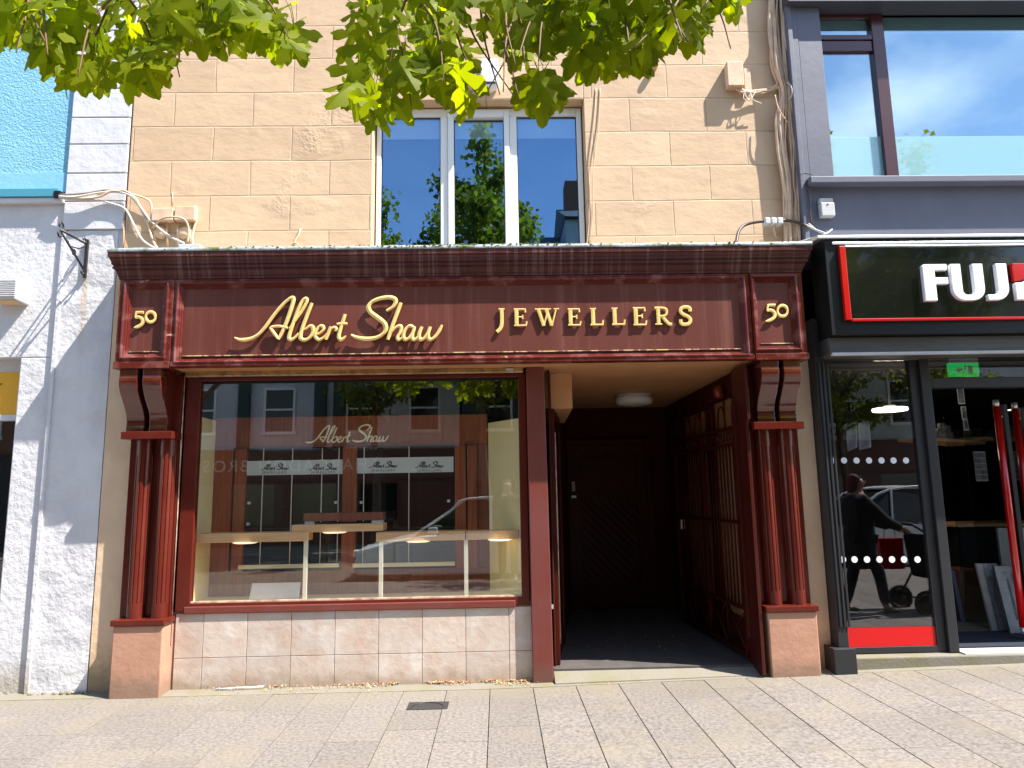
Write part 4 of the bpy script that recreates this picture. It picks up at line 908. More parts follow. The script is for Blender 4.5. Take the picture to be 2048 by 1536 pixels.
mm.build('running_figure', 'whitep', t)
MB().tube([(xm, .27, a.z), (xm, .27, 2.75)], .005).build('hanging_rod', 'greyplas', t)
# disc lamp
p = at(1780, 822, 1.6)
t = thing('pendant_lamp', 'round lit ceiling lamp seen through the photo shop side window', 'lamp', (p.x, 1.6, p.z))
MB().lathe([(.17, 0), (.175, .015), (.17, .03)], (p.x, 1.6, p.z), 30).build('diffuser', 'disc', t)
MB().lathe([(.06, .031), (.06, .06), (.01, .07), (.01, 2.74-p.z)], (p.x, 1.6, p.z), 14).build('stem', 'greyplas', t)
# papers behind the side pane
for i, (q, lab) in enumerate((([(1693, 862), (1714, 850), (1712, 895), (1697, 903)], 'pale paper notice hanging left behind the photo shop side window'), ([(1717, 846), (1738, 841), (1740, 895), (1720, 900)], 'curled white paper notice hanging right behind the photo shop side window'))):
    P4 = [at(u, v, .35+.02*i) for u, v in q]; mm = MB()
    mm.grid(lambda u, v: tuple((P4[0].lerp(P4[1], u)).lerp(P4[3].lerp(P4[2], u), v)+Vector((0, .02*math.sin(u*3+v*2), 0))), 8, 8)
    o = mm.build('paper_notice', 'whitesm'); s_ = o.modifiers.new('s', 'SOLIDIFY'); s_.thickness = .001; tag(o, lab, 'paper', 'paper notices in the photo shop window')
# inside
z_ = Z(1912, 876, 1.2)
t = thing('wall_shelf', 'sloping view of a brown edged wall shelf inside the photo shop', 'shelf', (4.2, 1.6, z_)); t['label'] = 'brown edged wall shelf inside the photo shop doorway'
MB().hexa([(X(1860, 890, 1.0), 1.0, z_-.03), (X(1968, 862, 1.9), 1.9, z_-.03), (X(1968, 862, 1.9)-.2, 2.2, z_-.03), (X(1860, 890, 1.0)-.2, 1.2, z_-.03),
           (X(1860, 890, 1.0), 1.0, z_), (X(1968, 862, 1.9), 1.9, z_), (X(1968, 862, 1.9)-.2, 2.2, z_), (X(1860, 890, 1.0)-.2, 1.2, z_)]).build('shelf_board', 'pine', t)
rr = random.Random(4); mm = MB()
for i in range(10):
    u = i/10; mm.box(X(1860, 890, 1.0)+.05+u*.75, X(1860, 890, 1.0)+.11+u*.75, 1.15+u*.75, 1.2+u*.75, z_+.001, z_+.08+rr.random()*.12)
mm.build('small_frames', 'photo', t)
for i, (px, py, w_, h__) in enumerate(((1922, 792, 17, 32), (1928, 826, 13, 26), (1932, 850, 12, 22))):
    a = at(px-w_/2, py-h__/2, .9); b = at(px+w_/2, py+h__/2, .9)
    o = thing('photo_print', ('largest top', 'middle', 'lowest smallest')[i]+' white bordered photo print of the three hanging in the shop doorway', 'photo', ((a.x+b.x)/2, .9, b.z), 'photo prints hanging in the doorway')
    MB().box(a.x, b.x, .9, .903, b.z, a.z).build('border', 'whitep', o); MB().box(a.x+.008, b.x-.008, .897, .8995, b.z+.012, a.z-.008).build('picture', 'photo', o)
a = at(1946, 903, 1.0); b = at(1977, 962, 1.0)
t = thing('price_card', 'white framed multi picture card hanging inside the photo shop doorway', 'card', ((a.x+b.x)/2, 1, b.z))
MB().box(a.x, b.x, 1.0, 1.006, b.z, a.z).build('card', 'offw', t)
mm = MB(); W_, H_ = (b.x-a.x), (a.z-b.z)
for i in range(4):
    for j in range(5): mm.box(a.x+W_*(.06+i*.235), a.x+W_*(.06+i*.235+.19), .996, .9995, b.z+H_*(.05+j*.185), b.z+H_*(.05+j*.185+.15))
mm.build('small_pictures', 'photo', t)
zc = Z(1900, 1049, 1.6)
t = thing('counter', 'low dark counter with a thin wooden top inside the photo shop', 'counter', (4.6, 1.9, .17))
cx0 = X(1915, 1050, 1.6); MB().box(cx0, cx0+1.6, 1.6, 2.3, zc-.03, zc).build('counter_top', 'pine', t, bevel=.003); MB().box(cx0+.05, cx0+1.55, 1.65, 2.25, .17, zc-.03).build('counter_body', 'dark', t)
def pframe(p0, p1, y, lab, inner='photo', lean=.12, kind='picture_frame', grp='picture frames leaning in the photo shop'):
    a = at(*p0, y); b = at(p1[0], p0[1], y); z0 = .168; w_ = b.x-a.x; h_ = a.z-z0
    t = thing(kind, lab, 'picture frame', (a.x+w_/2, y, z0), grp)
    bw = .055; q = MB()
    def L(x, z, off=0): return (x, y+lean*(z-z0)/h_+off, z)
    def bx(x0, x1, z0_, z1_, o0, o1): return [L(x0, z0_, o0), L(x1, z0_, o0), L(x1, z0_, o1), L(x0, z0_, o1), L(x0, z1_, o0), L(x1, z1_, o0), L(x1, z1_, o1), L(x0, z1_, o1)]
    for r_ in ((a.x, a.x+bw, z0, a.z), (b.x-bw, b.x, z0, a.z), (a.x+bw, b.x-bw, z0, z0+bw), (a.x+bw, b.x-bw, a.z-bw, a.z)): q.hexa(bx(*r_, 0, .03))
    q.build('frame', 'offw', t, bevel=.003)
    q = MB(); q.hexa(bx(a.x+bw, b.x-bw, z0+bw, a.z-bw, .015, .02)); q.build('mount', 'offw', t)
    q = MB(); g_ = bw+.06; q.hexa(bx(a.x+g_, b.x-g_, z0+g_, a.z-g_, .010, .014)); q.build('picture', inner, t)
pframe((1970, 1130), (2012, 1225), .75, 'pale frame leaning leftmost inside the photo shop doorway')
pframe((2006, 1135), (2052, 1238), .62, 'pale frame with inner mount behind the long red handle')
a = at(1995, 1056, 1.0); tag(MB().box(a.x, a.x+.5, 1.0, 1.03, .168, a.z).build('display_board', 'offw'), 'tall pale board standing behind the leaning frames in the photo shop', 'board')
a = at(1905, 1140, 1.3); b = at(1958, 1140, 1.3)
t = thing('cardboard_box', 'brown box with a blue sleeve on the photo shop floor', 'box', (a.x+.2, 1.3, .168))
MB().box(a.x+.05, b.x, 1.3, 1.6, .168, a.z).build('carton', 'board', t, bevel=.004); MB().hexa([(a.x, 1.25, .168), (a.x+.04, 1.25, .168), (a.x+.04, 1.6, .168), (a.x, 1.6, .168), (a.x-.05, 1.25, a.z), (a.x-.01, 1.25, a.z), (a.x-.01, 1.6, a.z), (a.x-.05, 1.6, a.z)]).build('sleeve', 'grey', t)
tag(MB().box(sx1+.02, 5.6, .13, .75, .166, .176).build('doormat', 'mat_', None, bevel=.004), 'dark blue black doormat just inside the photo shop doorway', 'mat')

# ============================================================ WHITE QUOIN PIER + BLUE BUILDING
PX0, PX1 = -3.704, -3.186
M['rustwhite'] = mat('rust_stained_white_paint', (.66, .65, .68), .7, (.57, .56, .59), 2.5, bump=.010, bscale=20, bdet=8, col3=(.70, .67, .62), n3scale=3, n3=(.62, .85))
_t = M['rustwhite'].node_tree; _L = _t.links; _b = _t.nodes['Principled BSDF']; _g = nd(_t, 'NewGeometry'); _s = nd(_t, 'SeparateXYZ'); _L.new(_g.outputs['Position'], _s.inputs[0])
_n = nd(_t, 'TexNoise'); _n.inputs['Scale'].default_value = 9; _n.inputs['Detail'].default_value = 6; _L.new(_g.outputs['Position'], _n.inputs['Vector'])
_a = nd(_t, 'Math', operation='MULTIPLY_ADD'); _L.new(_n.outputs['Fac'], _a.inputs[0]); _a.inputs[1].default_value = .08; _L.new(_s.outputs['X'], _a.inputs[2])
_c = nd(_t, 'Math', operation='SUBTRACT'); _L.new(_a.outputs[0], _c.inputs[0]); _c.inputs[1].default_value = X(168, 600, 0)+.035
_d = nd(_t, 'Math', operation='ABSOLUTE'); _L.new(_c.outputs[0], _d.inputs[0])
_r = nd(_t, 'MapRange'); _r.inputs[1].default_value = .035; _r.inputs[2].default_value = .0; _r.inputs[4].default_value = .62; _L.new(_d.outputs[0], _r.inputs[0])
_z = nd(_t, 'MapRange'); _z.inputs[1].default_value = Z(165, 760, 0); _z.inputs[2].default_value = Z(165, 560, 0); _L.new(_s.outputs['Z'], _z.inputs[0])
_h = nd(_t, 'Math', operation='LESS_THAN'); _L.new(_s.outputs['Z'], _h.inputs[0]); _h.inputs[1].default_value = Z(165, 556, 0)
_m = nd(_t, 'Math', operation='MULTIPLY'); _L.new(_r.outputs[0], _m.inputs[0]); _L.new(_z.outputs[0], _m.inputs[1]); _m2 = nd(_t, 'Math', operation='MULTIPLY'); _L.new(_m.outputs[0], _m2.inputs[0]); _L.new(_h.outputs[0], _m2.inputs[1])
_x = nd(_t, 'Mix', data_type='RGBA'); _L.new(_m2.outputs[0], _x.inputs[0]); _L.new(_b.inputs['Base Color'].links[0].from_socket, _x.inputs[6]); _x.inputs[7].default_value = (.52, .33, .10, 1); _L.new(_x.outputs[2], _b.inputs['Base Color'])
wp = thing('white_pier', 'white painted pier with grooved blocks between the blue building and the beige front', 'pier', (-3.45, .1, 0))
q = MB(); q.box(PX0+.004, PX1-.010, .010, .3, 3.4, 9); q.box(PX0+.004, -3.232, .010, .3, -.02, 3.4)
zs_ = [Z(200, v, 0) for v in (460, 403, 347, 289, 236, 178, 120, 62, 4)]; 
q.build('core', 'white', wp)
q = MB(); q.grid(lambda u, v: (PX0+.002+(PX1-.044-PX0-.004)*u, .003-.006*noise.noise(Vector((u*3, v*26, 1)))-.002*noise.noise(Vector((u*14, v*110, 7))), -.02+(zs_[0]-.004+.02)*v), 30, 190)
for a_, b_ in ((PX0+.002, PX0+.002), ): pass
q.build('lower_render', 'rustwhite', wp, recalc=False)
q = MB()
for a, b in zip(zs_, zs_[1:]+[9]): q.box(PX0, PX1-.008, -.012, .010, a+.004, b-.006)
q.build('quoin_block', 'whitesm', wp, bevel=.005)
MB().box(PX0, PX0+.03, -.010, .010, -.02, zs_[0]).build('corner_edge', 'white', wp)
bl = thing('blue_building', 'blue stucco building with a white ground floor and yellow shop sign at the far left', 'building', (-5.2, 2, 0))
zl = Z(60, 398, 0)
wl_ = MB(); YW = .016
ox1 = X(41, 716, YW); oz1 = Z(20, 716, YW); oz0 = .55
wl_.box(-7.5, PX0+.004, YW, .3, oz1, zl-.02); wl_.box(ox1, PX0+.004, YW, .3, -.05, oz1); wl_.box(-7.5, ox1, YW, .3, -.05, oz0)
wl_.build('lower_wall', 'white', bl, bevel=.01)
zmid = Z(60, 346, YW-.01)
MB().box(-7.5, PX0-.002, YW-.005, .3, zmid, 9).build('upper_wall', 'blue', bl)
MB().box(-7.5, PX0-.004, YW-.012, .3, zl+.06, zmid-.001).build('plain_band', 'blues', bl, bevel=.002)
MB().box(-7.5, X(117, 392, -.04), -.05, YW, zl, zl+.075).build('ledge_trim', 'bluetrim', bl, bevel=.004)
MB().box(X(117, 392, -.04)-.035, X(122, 392, -.04), -.056, YW-.02, zl-.012, zl+.05).build('ledge_end', 'black', bl, bevel=.004)
MB().box(-7.5, PX0-.001, -.034, YW, zl-.045, zl-.001).build('ledge', 'whitesm', bl, bevel=.006)
sg = Z(20, 745, .12); sb = Z(20, 830, .12)
MB().box(-7.5, ox1, .12, .16, sb, oz1).build('sign_head', 'whitesm', bl)
o = MB().box(-7.5, ox1-.006, .10, .119, sb, sg).build('yellow_sign', 'yellow', bl)
p = at(0, 770, .098); MB().hexa([(p.x-.14, .094, p.z-.05), (p.x-.10, .094, p.z-.05), (p.x-.10, .099, p.z-.05), (p.x-.14, .099, p.z-.05), (p.x-.02, .094, p.z+.012), (p.x+.022, .094, p.z+.012), (p.x+.022, .099, p.z+.012), (p.x-.02, .099, p.z+.012)]).build('sign_mark', 'black', o)
MB().box(-7.5, ox1-.002, .09, .16, sb-.05, sb-.001).build('window_head', 'whitesm', bl, bevel=.004)
MB().box(-7.5, ox1, .14, .146, oz0, sb-.05).build('shop_pane', 'glb', bl)
MB().box(ox1-.035, ox1, .125, .17, oz0, sb-.05).build('pane_frame', 'charcoal', bl, bevel=.003)
sh = MB()
for a in ((-7.5, PX1, 5, 5.1, -.1, 9), (PX0, PX1, .3, 5, 8.9, 9), (-7.5, PX0, .3, 5, 8.9, 9), (PX1-.05, PX1, .3, 5, -.1, 8.9), (-7.6, -7.5, 0, 5, -.1, 9)): sh.box(*a)
sh.build('inner_wall', 'dark', bl)

# iron bracket
t = thing('iron_bracket', 'black wrought iron hanging bracket projecting from the white pier', 'bracket', (X(173, 500), 0, Z(173, 540)))
bx_ = X(172, 520, -.01)
zt_b, zb_b = Z(175, 480), Z(168, 556)
MB().box(bx_-.012, bx_+.012, -.022, -.0, zb_b, zt_b).build('back_plate', 'iron', t, bevel=.002)
tip = Vector((bx_, -.42, 1.4838+(Z(174, 489)-1.4838)*1.0+.0)); top0 = Vector((bx_, -.02, Z(174, 490))); bot0 = Vector((bx_, -.02, Z(168, 543)))
tip = at(122, 460, -.38); tip.x = bx_
q = MB(); q.tube([top0, tip+Vector((0, 0, .0))], .009, 6); q.tube([bot0, tip+Vector((0, .02, -.02))], .009, 6)
q.build('arm', 'iron', t)
q = MB()
def curl(c, r, a0, a1, s=.007): q.tube([c+Vector((0, r*(1-.5*i/14)*math.cos(R(a0+(a1-a0)*i/14)), r*(1-.5*i/14)*math.sin(R(a0+(a1-a0)*i/14)))) for i in range(15)], s, 6)
curl(tip+Vector((0, -.0, .035)), .038, -90, 220); curl(tip+Vector((0, -.01, -.035)), .034, 80, -230)
curl(top0+Vector((0, -.035, .022)), .026, -90, 200); curl(bot0+Vector((0, -.03, -.02)), .024, 60, -220)
mid = bot0.lerp(tip, .55); curl(mid+Vector((0, .03, -.02)), .026, 90, -180)
q.tube([mid+Vector((0, 0, .02)), top0.lerp(mid, .5)+Vector((0, 0, -.02)), top0+Vector((0, 0, -.012))], .006, 6)
for i in range(1, 5): p = bot0.lerp(tip, i/5.5); q.lathe([(.004, -.012), (.013, 0), (.004, .012)], p, 8)
q.build('scroll', 'iron', t)
q = MB().grid(lambda u, v: (bx_-.012+.03*u+.006*noise.noise(Vector((0, v*9, 2))), -.0165-.001*math.sin(u*3), zb_b-.0-.75*v), 3, 20); 
# floodlight at far left
a = at(2, 556, -.05); b = at(57, 606, -.05)
t = thing('bulkhead_light', 'ribbed pale grey bulkhead light on the white wall at the far left', 'lamp', ((a.x+b.x)/2, .04, b.z))
x0, x1 = X(-14, 580, -.10), X(56, 580, -.02); za, zb2 = Z(20, 557, -.1), Z(20, 600, -.1)
MB().hexa([(x0, -.12, zb2), (x1-.03, -.12, zb2), (x1, .044, zb2-.02), (x0, .044, zb2-.02), (x0, -.12, za-.02), (x1-.03, -.12, za-.02), (x1, .044, za), (x0, .044, za)]).build('housing', 'greyplas', t, bevel=.012)
q = MB()
for i in range(10): z = zb2+.025+i*.0165; q.box(x0+.06, x1-.035, -.129, -.119, z, z+.007)
q.build('rib', 'whitesm', t, bevel=.002)
MB().box(x0+.02, x1-.05, -.11, .0, zb2-.018, zb2-.001).build('lens', 'pine', t, bevel=.005)

# ---- cables and boxes, left
def cable(name, m, paths, label, cat='cable', r=.009, grp=None, sub='strand'):
    pts0 = Vector(paths[0][0][0] if isinstance(paths[0], tuple) else paths[0][0])
    if len(paths) == 1:
        q = MB(); pth, rr_ = paths[0] if isinstance(paths[0], tuple) else (paths[0], r); q.tube(crom(pth, 6), rr_, 7); return tag(q.build(name, m), label, cat, grp)
    t = thing(name, label, cat, pts0, grp)
    for p in paths:
        mm_ = m
        if isinstance(p, tuple): p, rr_, *ex = p; mm_ = ex[0] if ex else m
        else: rr_ = r
        q = MB(); q.tube(crom(p, 6), rr_, 7); q.build(sub, mm_, t)
    return t
A = at
cable('service_cable', 'cableg', [
 ([A(118, 393, -.06), A(150, 394, -.07), A(195, 386, -.06), A(235, 384, -.05), A(262, 392, -.05), A(278, 410, -.05), A(300, 440, -.06), A(335, 470, -.07), A(368, 487, -.09)], .010, 'cablew'),
 ([A(118, 390, -.05), A(165, 387, -.06), A(215, 380, -.05), A(252, 385, -.04), A(272, 404, -.04), A(292, 430, -.05), A(305, 445, -.05)], .009),
 ([A(118, 395, -.05), A(170, 397, -.07), A(200, 393, -.07), A(225, 382, -.06), A(262, 388, -.04), A(296, 400, -.04), A(303, 415, -.03), A(303, 440, -.03)], .010, 'beigec'),
 ([A(122, 397, -.05), A(160, 400, -.06), A(195, 400, -.05), A(222, 407, -.04), A(250, 418, -.04), A(268, 450, -.06), A(285, 480, -.10), A(310, 497, -.14)], .009, 'cablew'),
 ([A(118, 391, -.05), A(150, 398, -.06), A(185, 395, -.06), A(210, 384, -.05), A(245, 381, -.05), A(270, 396, -.05), A(285, 425, -.05), A(298, 455, -.05), A(305, 480, -.07), A(315, 497, -.12)], .009, 'beigec')],
 'loose grey and white service cables looping from the blue ledge to the beige wall', 'cables')
t = thing('junction_box', 'pair of beige painted cable boxes with conduits on the beige wall above the cornice', 'junction box', (X(345, 430), 0, Z(345, 430)))
for i, (a_, b_) in enumerate((((304, 416), (345, 441)), ((350, 413), (389, 440)))):
    p, q_ = A(*a_, -.07), A(*b_, -.07); MB().box(p.x, q_.x, -.075, -.001, q_.z, p.z).build('box', 'beigec', t, bevel=.006)
for cx in (322, 368):
    q = MB(); c_ = A(cx, 466, -.02)
    q.lathe([(.055, 0), (.055, -.03), (.04, -.045), (.02, -.05)], (c_.x, .0, c_.z), 16, 'y'); q.build('round_box', 'beigec', t)
    q = MB(); q.tube([A(cx-12, 440, -.02), A(cx-12, 496, -.03)], .011); q.tube([A(cx+12, 440, -.02), A(cx+13, 496, -.03)], .010); q.build('conduit', 'beigec', t)
q = MB(); q.tube(crom([A(305, 455, -.09), A(325, 437, -.12), A(350, 434, -.12), A(370, 440, -.11), A(377, 460, -.08), A(375, 485, -.06)], 6), .009); q.build('loop', 'beigec', t)
q = MB(); q.tube(crom([A(391, 412, -.02), A(392, 440, -.02), A(385, 470, -.02), A(386, 497, -.03)], 6), .012); q.tube([A(345, 385, -.002), A(345, 412, -.002)], .003); q.tube(crom([A(248, 440, -.005), A(247, 470, -.005), A(244, 497, -.01)], 4), .008); q.build('riser', 'beigec', t)
p = A(358, 497, -.25); q_ = A(402, 488, -.25)
tag(MB().box(p.x, q_.x, -.27, -.12, 3.518, 3.555).build('adapter_box', 'greyplas', None, bevel=.006), 'flat white box lying on the left end of the cornice', 'box')
# thin wires beside the upstairs window
cable('thin_wire', 'beigec', [([A(1192, 176, -.004), A(1188, 240, -.008), A(1178, 330, -.008), A(1180, 400, -.008), A(1176, 470, -.01), A(1172, 492, -.02)], .004), ([A(1200, 176, -.004), A(1197, 250, -.01), A(1187, 340, -.02), A(1186, 420, -.01), A(1180, 488, -.01)], .004)],
      'pair of thin painted wires wandering down beside the white upstairs window', 'wire')
# ---- cable bundle, right
rb_ = random.Random(9); paths = []
for i in range(26):
    off = rb_.uniform(-26, 15); r_ = rb_.choice((.007, .009, .011, .014)); y0 = -rb_.uniform(.012, .07); pth = []
    for k, (px, py) in enumerate(((1562, -20), (1564, 60), (1570, 130), (1577, 185), (1578, 240), (1583, 300), (1587, 360), (1588, 420), (1592, 490))):
        sp = 1.0 if k not in (3,) else .55
        pth.append(A(px+off*sp*(1-.25*(k > 5))+rb_.uniform(-4, 4), py, y0+rb_.uniform(-.012, .006)))
    paths.append((pth, r_, 'cablew' if i == 7 else 'beigec'))
cable('cable_bundle', 'beigec', paths, 'thick bundle of beige painted cables running down the right edge of the beige wall', 'cables')
paths = []
for i in range(8):
    paths.append(([A(1470+rb_.uniform(-8, 14), 172+rb_.uniform(-3, 3), -.05), A(1488+rb_.uniform(-3, 3), 183+rb_.uniform(-3, 3), -.05), A(1515, 184+rb_.uniform(-5, 4), -.04), A(1545, 177+rb_.uniform(-8, 5), -.04), A(1567+rb_.uniform(-3, 8), 160+rb_.uniform(-25, 30), -.05)], rb_.choice((.005, .007, .009))))
for i in range(4):
    x_ = 1480+rb_.uniform(-10, 40); paths.append(([A(x_, 184, -.05), A(x_+rb_.uniform(-8, 8), 198, -.06), A(x_+rb_.uniform(4, 30), 205+rb_.uniform(-8, 5), -.05)], .004, 'cablew'))
paths.append(([A(1550, 190, -.09), A(1556, 215, -.1), A(1566, 232, -.1), A(1576, 246, -.08)], .005)); paths.append(([A(1574, 165, -.08), A(1582, 172, -.12), A(1584, 190, -.12), A(1578, 200, -.08)], .005, 'cablew'))
cable('branch_cables', 'beigec', paths, 'tangle of painted cables sagging from the wall box to the cable bundle', 'cables')
p, q_ = A(1453, 123, -.085), A(1489, 171, -.085)
tag(MB().box(p.x, q_.x, -.088, -.001, q_.z, p.z).build('cable_box', 'beigec', None, bevel=.006), 'larger beige painted cable box projecting from the wall beside the bundle', 'box')
p, q_ = A(1486, 138, -.03), A(1503, 182, -.03)
tag(MB().box(p.x, q_.x, -.04, -.001, q_.z, p.z).build('cable_box', 'beigec', None, bevel=.006), 'slim beige painted box between the larger box and the cable bundle', 'box')
t = cable('power_conduit', 'cableb', [([A(1472, 488, -.20), A(1478, 462, -.14), A(1492, 449, -.10), A(1520, 443, -.10), A(1545, 442, -.10)], .014), ([A(1545, 442, -.10), A(1575, 441, -.10), A(1600, 446, -.10), A(1612, 452, -.14)], .013)],
      'dark brown conduit arching over the right end of the cornice with a grey clamp', 'conduit')
q = MB(); p = A(1545, 444, -.10)
for dx in (-.055, .0, .055): q.box(p.x+dx-.024, p.x+dx+.024, -.14, -.06, p.z-.03, p.z+.028)
q.split('clamp', 'greyplas', t, bevel=.008)
q = MB(); q.tube([A(1546, 450, -.10), A(1550, 470, -.05), A(1556, 480, -.03)], .007); q.build('clamp_stay', 'beigec', t)
cable('feed_cable', 'cablew', [([A(1612, 450, -.13), A(1630, 459, -.2), A(1648, 466, -.32)], .009), ([A(1617, 447, -.13), A(1634, 461, -.22), A(1650, 468, -.3)], .007), ([A(1590, 487, -.2), A(1612, 480, -.25), A(1650, 468, -.3), A(1664, 459, -.25)], .007)], 'white feed cables running from the conduit onto the top of the black sign', 'cable')
cable('roof_wire', 'cableb', [([A(1330, 494, -.30), A(1380, 487, -.28), A(1420, 487, -.29), A(1470, 492, -.33), A(1540, 489, -.31), A(1600, 490, -.25)], .005)], 'thin dark wire lying along the right part of the cornice top', 'wire')
cable('drop_wire', 'cableb', [([A(1625, 350, -.20), A(1612, 347, -.15), A(1598, 349, -.14)], .004), ([A(1614, 360, -.14), A(1618, 400, -.14), A(1623, 450, -.14)], .006)], 'thin dark wire hanging from the grey window sill down its edge', 'wire')
# alarm bell box over the window
p, q_ = A(962, 118, -.10), A(996, 172, -.10)
t = thing('burglar_alarm', 'white burglar alarm half hidden by maple leaves above the upstairs window', 'alarm', ((p.x+q_.x)/2, 0, q_.z))
MB().prism([(p.x, p.z), (q_.x, p.z), (q_.x+.012, p.z-.08), (q_.x-.0, q_.z+.02), ((p.x+q_.x)/2, q_.z-.02), (p.x+.0, q_.z+.02), (p.x-.012, p.z-.08)], 'y', -.11, -.001).build('cover', 'whitep', t, bevel=.012)
MB().box(p.x+.02, q_.x-.02, -.118, -.111, q_.z+.015, q_.z+.035).build('strobe', 'charcoal', t, bevel=.003)
tag(MB().lathe([(.03, 0), (.03, -.05), (.02, -.06)], (X(1308, 135), 0, Z(1308, 135)), 12, 'y').build('vent_pipe', 'beigec'), 'small beige pipe stub in the wall under the leaves right of the alarm', 'pipe')

# manhole cover
p = CAMP
t = thing('stopcock_cover', 'small dark metal access cover set in the paving', 'cover', (-.52, -.54, 0))
gzv = .0
MB().hexa([(-.665, -.625, -.01), (-.375, -.625, -.01), (-.375, -.445, -.01), (-.665, -.445, -.01), (-.665, -.625, .0035), (-.375, -.625, .0035), (-.375, -.445, .0035), (-.665, -.445, .0035)]).build('lid', 'charcoal', t, bevel=.002)
q = MB(); q.tube([(-.52+.12*math.cos(a), -.61+.145*math.sin(a), .004) for a in [i*math.pi/14 for i in range(15)]], .004, 5); q.build('rim', 'iron', t)

# ============================================================ LEAF LITTER along the tiles
rl = random.Random(21); q = MB()
def bit(x, y, z, s):
    a = rl.uniform(0, 6.28); t = rl.uniform(-.5, .5); d = Vector((math.cos(a), math.sin(a), 0)); n_ = Vector((-d.y, d.x, t)); c_ = Vector((x, y, z+abs(t)*s*.4))
    q.add([c_-d*s, c_-n_*s*.45, c_+d*s, c_+n_*s*.45+Vector((0, 0, s*.4))], [(0, 1, 2, 3)])
for i in range(1500):
    x = rl.choice((rl.uniform(-2.5, .3), rl.uniform(-1.2, .25), rl.gauss(-.45, .35)))
    if x > .3 or x < -2.52: continue
    w = .05+.035*math.sin(x*3)+.02*math.sin(x*11)
    y = .04-abs(rl.gauss(0, w)) ; bit(x, y, gz(x)+.016*(y > -.1)+.004+rl.uniform(0, .012)*(y > -.03), rl.uniform(.004, .012))
for i in range(60): x = rl.uniform(-3.6, 3.2); y = -abs(rl.gauss(.12, .2)); bit(x, y, gz(x)+.005, rl.uniform(.003, .008))
for i in range(40): bit(rl.uniform(.6, 1.8), rl.uniform(.6, 1.3), .104, rl.uniform(.005, .012))
tag(q.build('leaf_litter', 'litter', recalc=False), 'dry brown leaf crumbs gathered along the foot of the tiled base', 'litter', kind='stuff')
q = MB()
for i in range(110):
    x = rl.uniform(-4.3, -3.2); s = rl.uniform(.008, .026); z = gz(x)+rl.uniform(-.006, .02)
    q.lathe([(s*.5, -s*.6), (s, -.1*s), (s*.7, s*.5), (.001, s*.6)], (x, (-.012 if x > -3.7 else .025)-rl.uniform(0, .02), z), 6)
tag(q.build('wall_rubble', 'concrete'), 'crumbling stone and mortar pieces along the foot of the white walls', 'rubble', kind='stuff')
q = MB(); q.tube([(-2.22, -.03, .02), (-1.85, -.015, .028)], .007, 6); tag(q.build('white_strip', 'whitesm'), 'short white plastic strip lying at the foot of the tiles', 'strip')

# ============================================================ ACROSS THE STREET (seen in the glass)
YO = -16.6
def opp(x0, x1, h, m, label, gf_m, winx, wz=((3.55, 4.95), (6.3, 7.7)), pil=()):
    t = thing('terraced_house', label, 'building', ((x0+x1)/2, YO-3, 0), 'houses across the street')
    cuts = []
    w = MB(); w.box(x0, x1, YO-6, YO, 3.0, h); w.build('wall', m, t)
    w = MB(); w.box(x0, x1, YO-6, YO+.12, -.1, 2.0); w.box(x0, x1, YO-6, YO+.2, 2.0, 2.98); w.build('shopfront', gf_m, t)
    w = MB()
    for i in range(int((x1-x0)/1.9)): xx = x0+.35+i*1.9; w.box(xx, xx+1.3, YO+.121, YO+.13, .6, 1.9)
    w.build('shop_window', 'cargl', t)
    fr = MB(); pa = MB()
    for a, b in wz:
        if b > h: continue
        for xx in winx:
            fr.box(xx-.55, xx+.55, YO+.001, YO+.06, a-.1, a); fr.box(xx-.5, xx-.43, YO+.001, YO+.04, a, b); fr.box(xx+.43, xx+.5, YO+.001, YO+.04, a, b); fr.box(xx-.43, xx+.43, YO+.001, YO+.04, b-.07, b); fr.box(xx-.43, xx+.43, YO+.001, YO+.03, (a+b)/2-.03, (a+b)/2+.03)
            pa.box(xx-.43, xx+.43, YO+.002, YO+.012, a, b-.07)
    o = fr.build('window', 'upvc', t); pa.build('pane', 'cargl', o)
    for i, px in enumerate(pil): MB().box(px-.18, px+.18, YO+.001, YO+.14, 2.99, h-.5).build('pilaster', 'oppg', t)
    w = MB(); w.prism([(YO+.3, h), (YO-3, h+1.6), (YO-6.3, h)], 'x', x0-.02, x1+.02); w.build('roof', 'slate', t)
    MB().box(x0+.3, x0+1.1, YO-3.4, YO-2.6, h+.9, h+2.6).build('chimney', 'brick', t, bevel=.02)
    return t
opp(-17.5, -10.6, 9.4, 'brick', 'brown brick house across the street, leftmost of the mirrored terrace', 'charcoal', (-16.2, -14, -11.9))
o = opp(-10.5, -1.2, 9.0, 'oppw', 'pale house with green pilasters above a dark timber pub front across the street', 'oppr', (-9.4, -6.9, -4.3, -2.3), pil=(-8.0, -5.6, -5.0))
opp(-1.1, 2.3, 9.5, 'oppg', 'lower dark green house across the street between two taller ones', 'oppg', (0, 2.0), wz=((3.55, 4.95),))
opp(2.4, 9.8, 10.6, 'oppw', 'tall pale house across the street facing the doorway', 'charcoal', (4.5, 6.6, 8.7))
opp(9.9, 19, 8.2, 'oppw', 'wide white house across the street facing the photo shop', 'oppr', (11, 13.2, 15.4, 17.5))
cu = bpy.data.curves.new('tmp', 'FONT'); cu.body = '5  HARGADON BROS  44'[3:]; cu.size = .52; cu.space_character = 1.25; cu.extrude = .01
ob = bpy.data.objects.new('tmp', cu); COL.objects.link(ob); bpy.context.view_layer.update()
me = bpy.data.meshes.new_from_object(ob.evaluated_get(bpy.context.evaluated_depsgraph_get())); bpy.data.objects.remove(ob)
tx = MB(); vv = [(v.co.x, v.co.y, v.co.z) for v in me.vertices]; mnx, mxx = min(v[0] for v in vv), max(v[0] for v in vv)
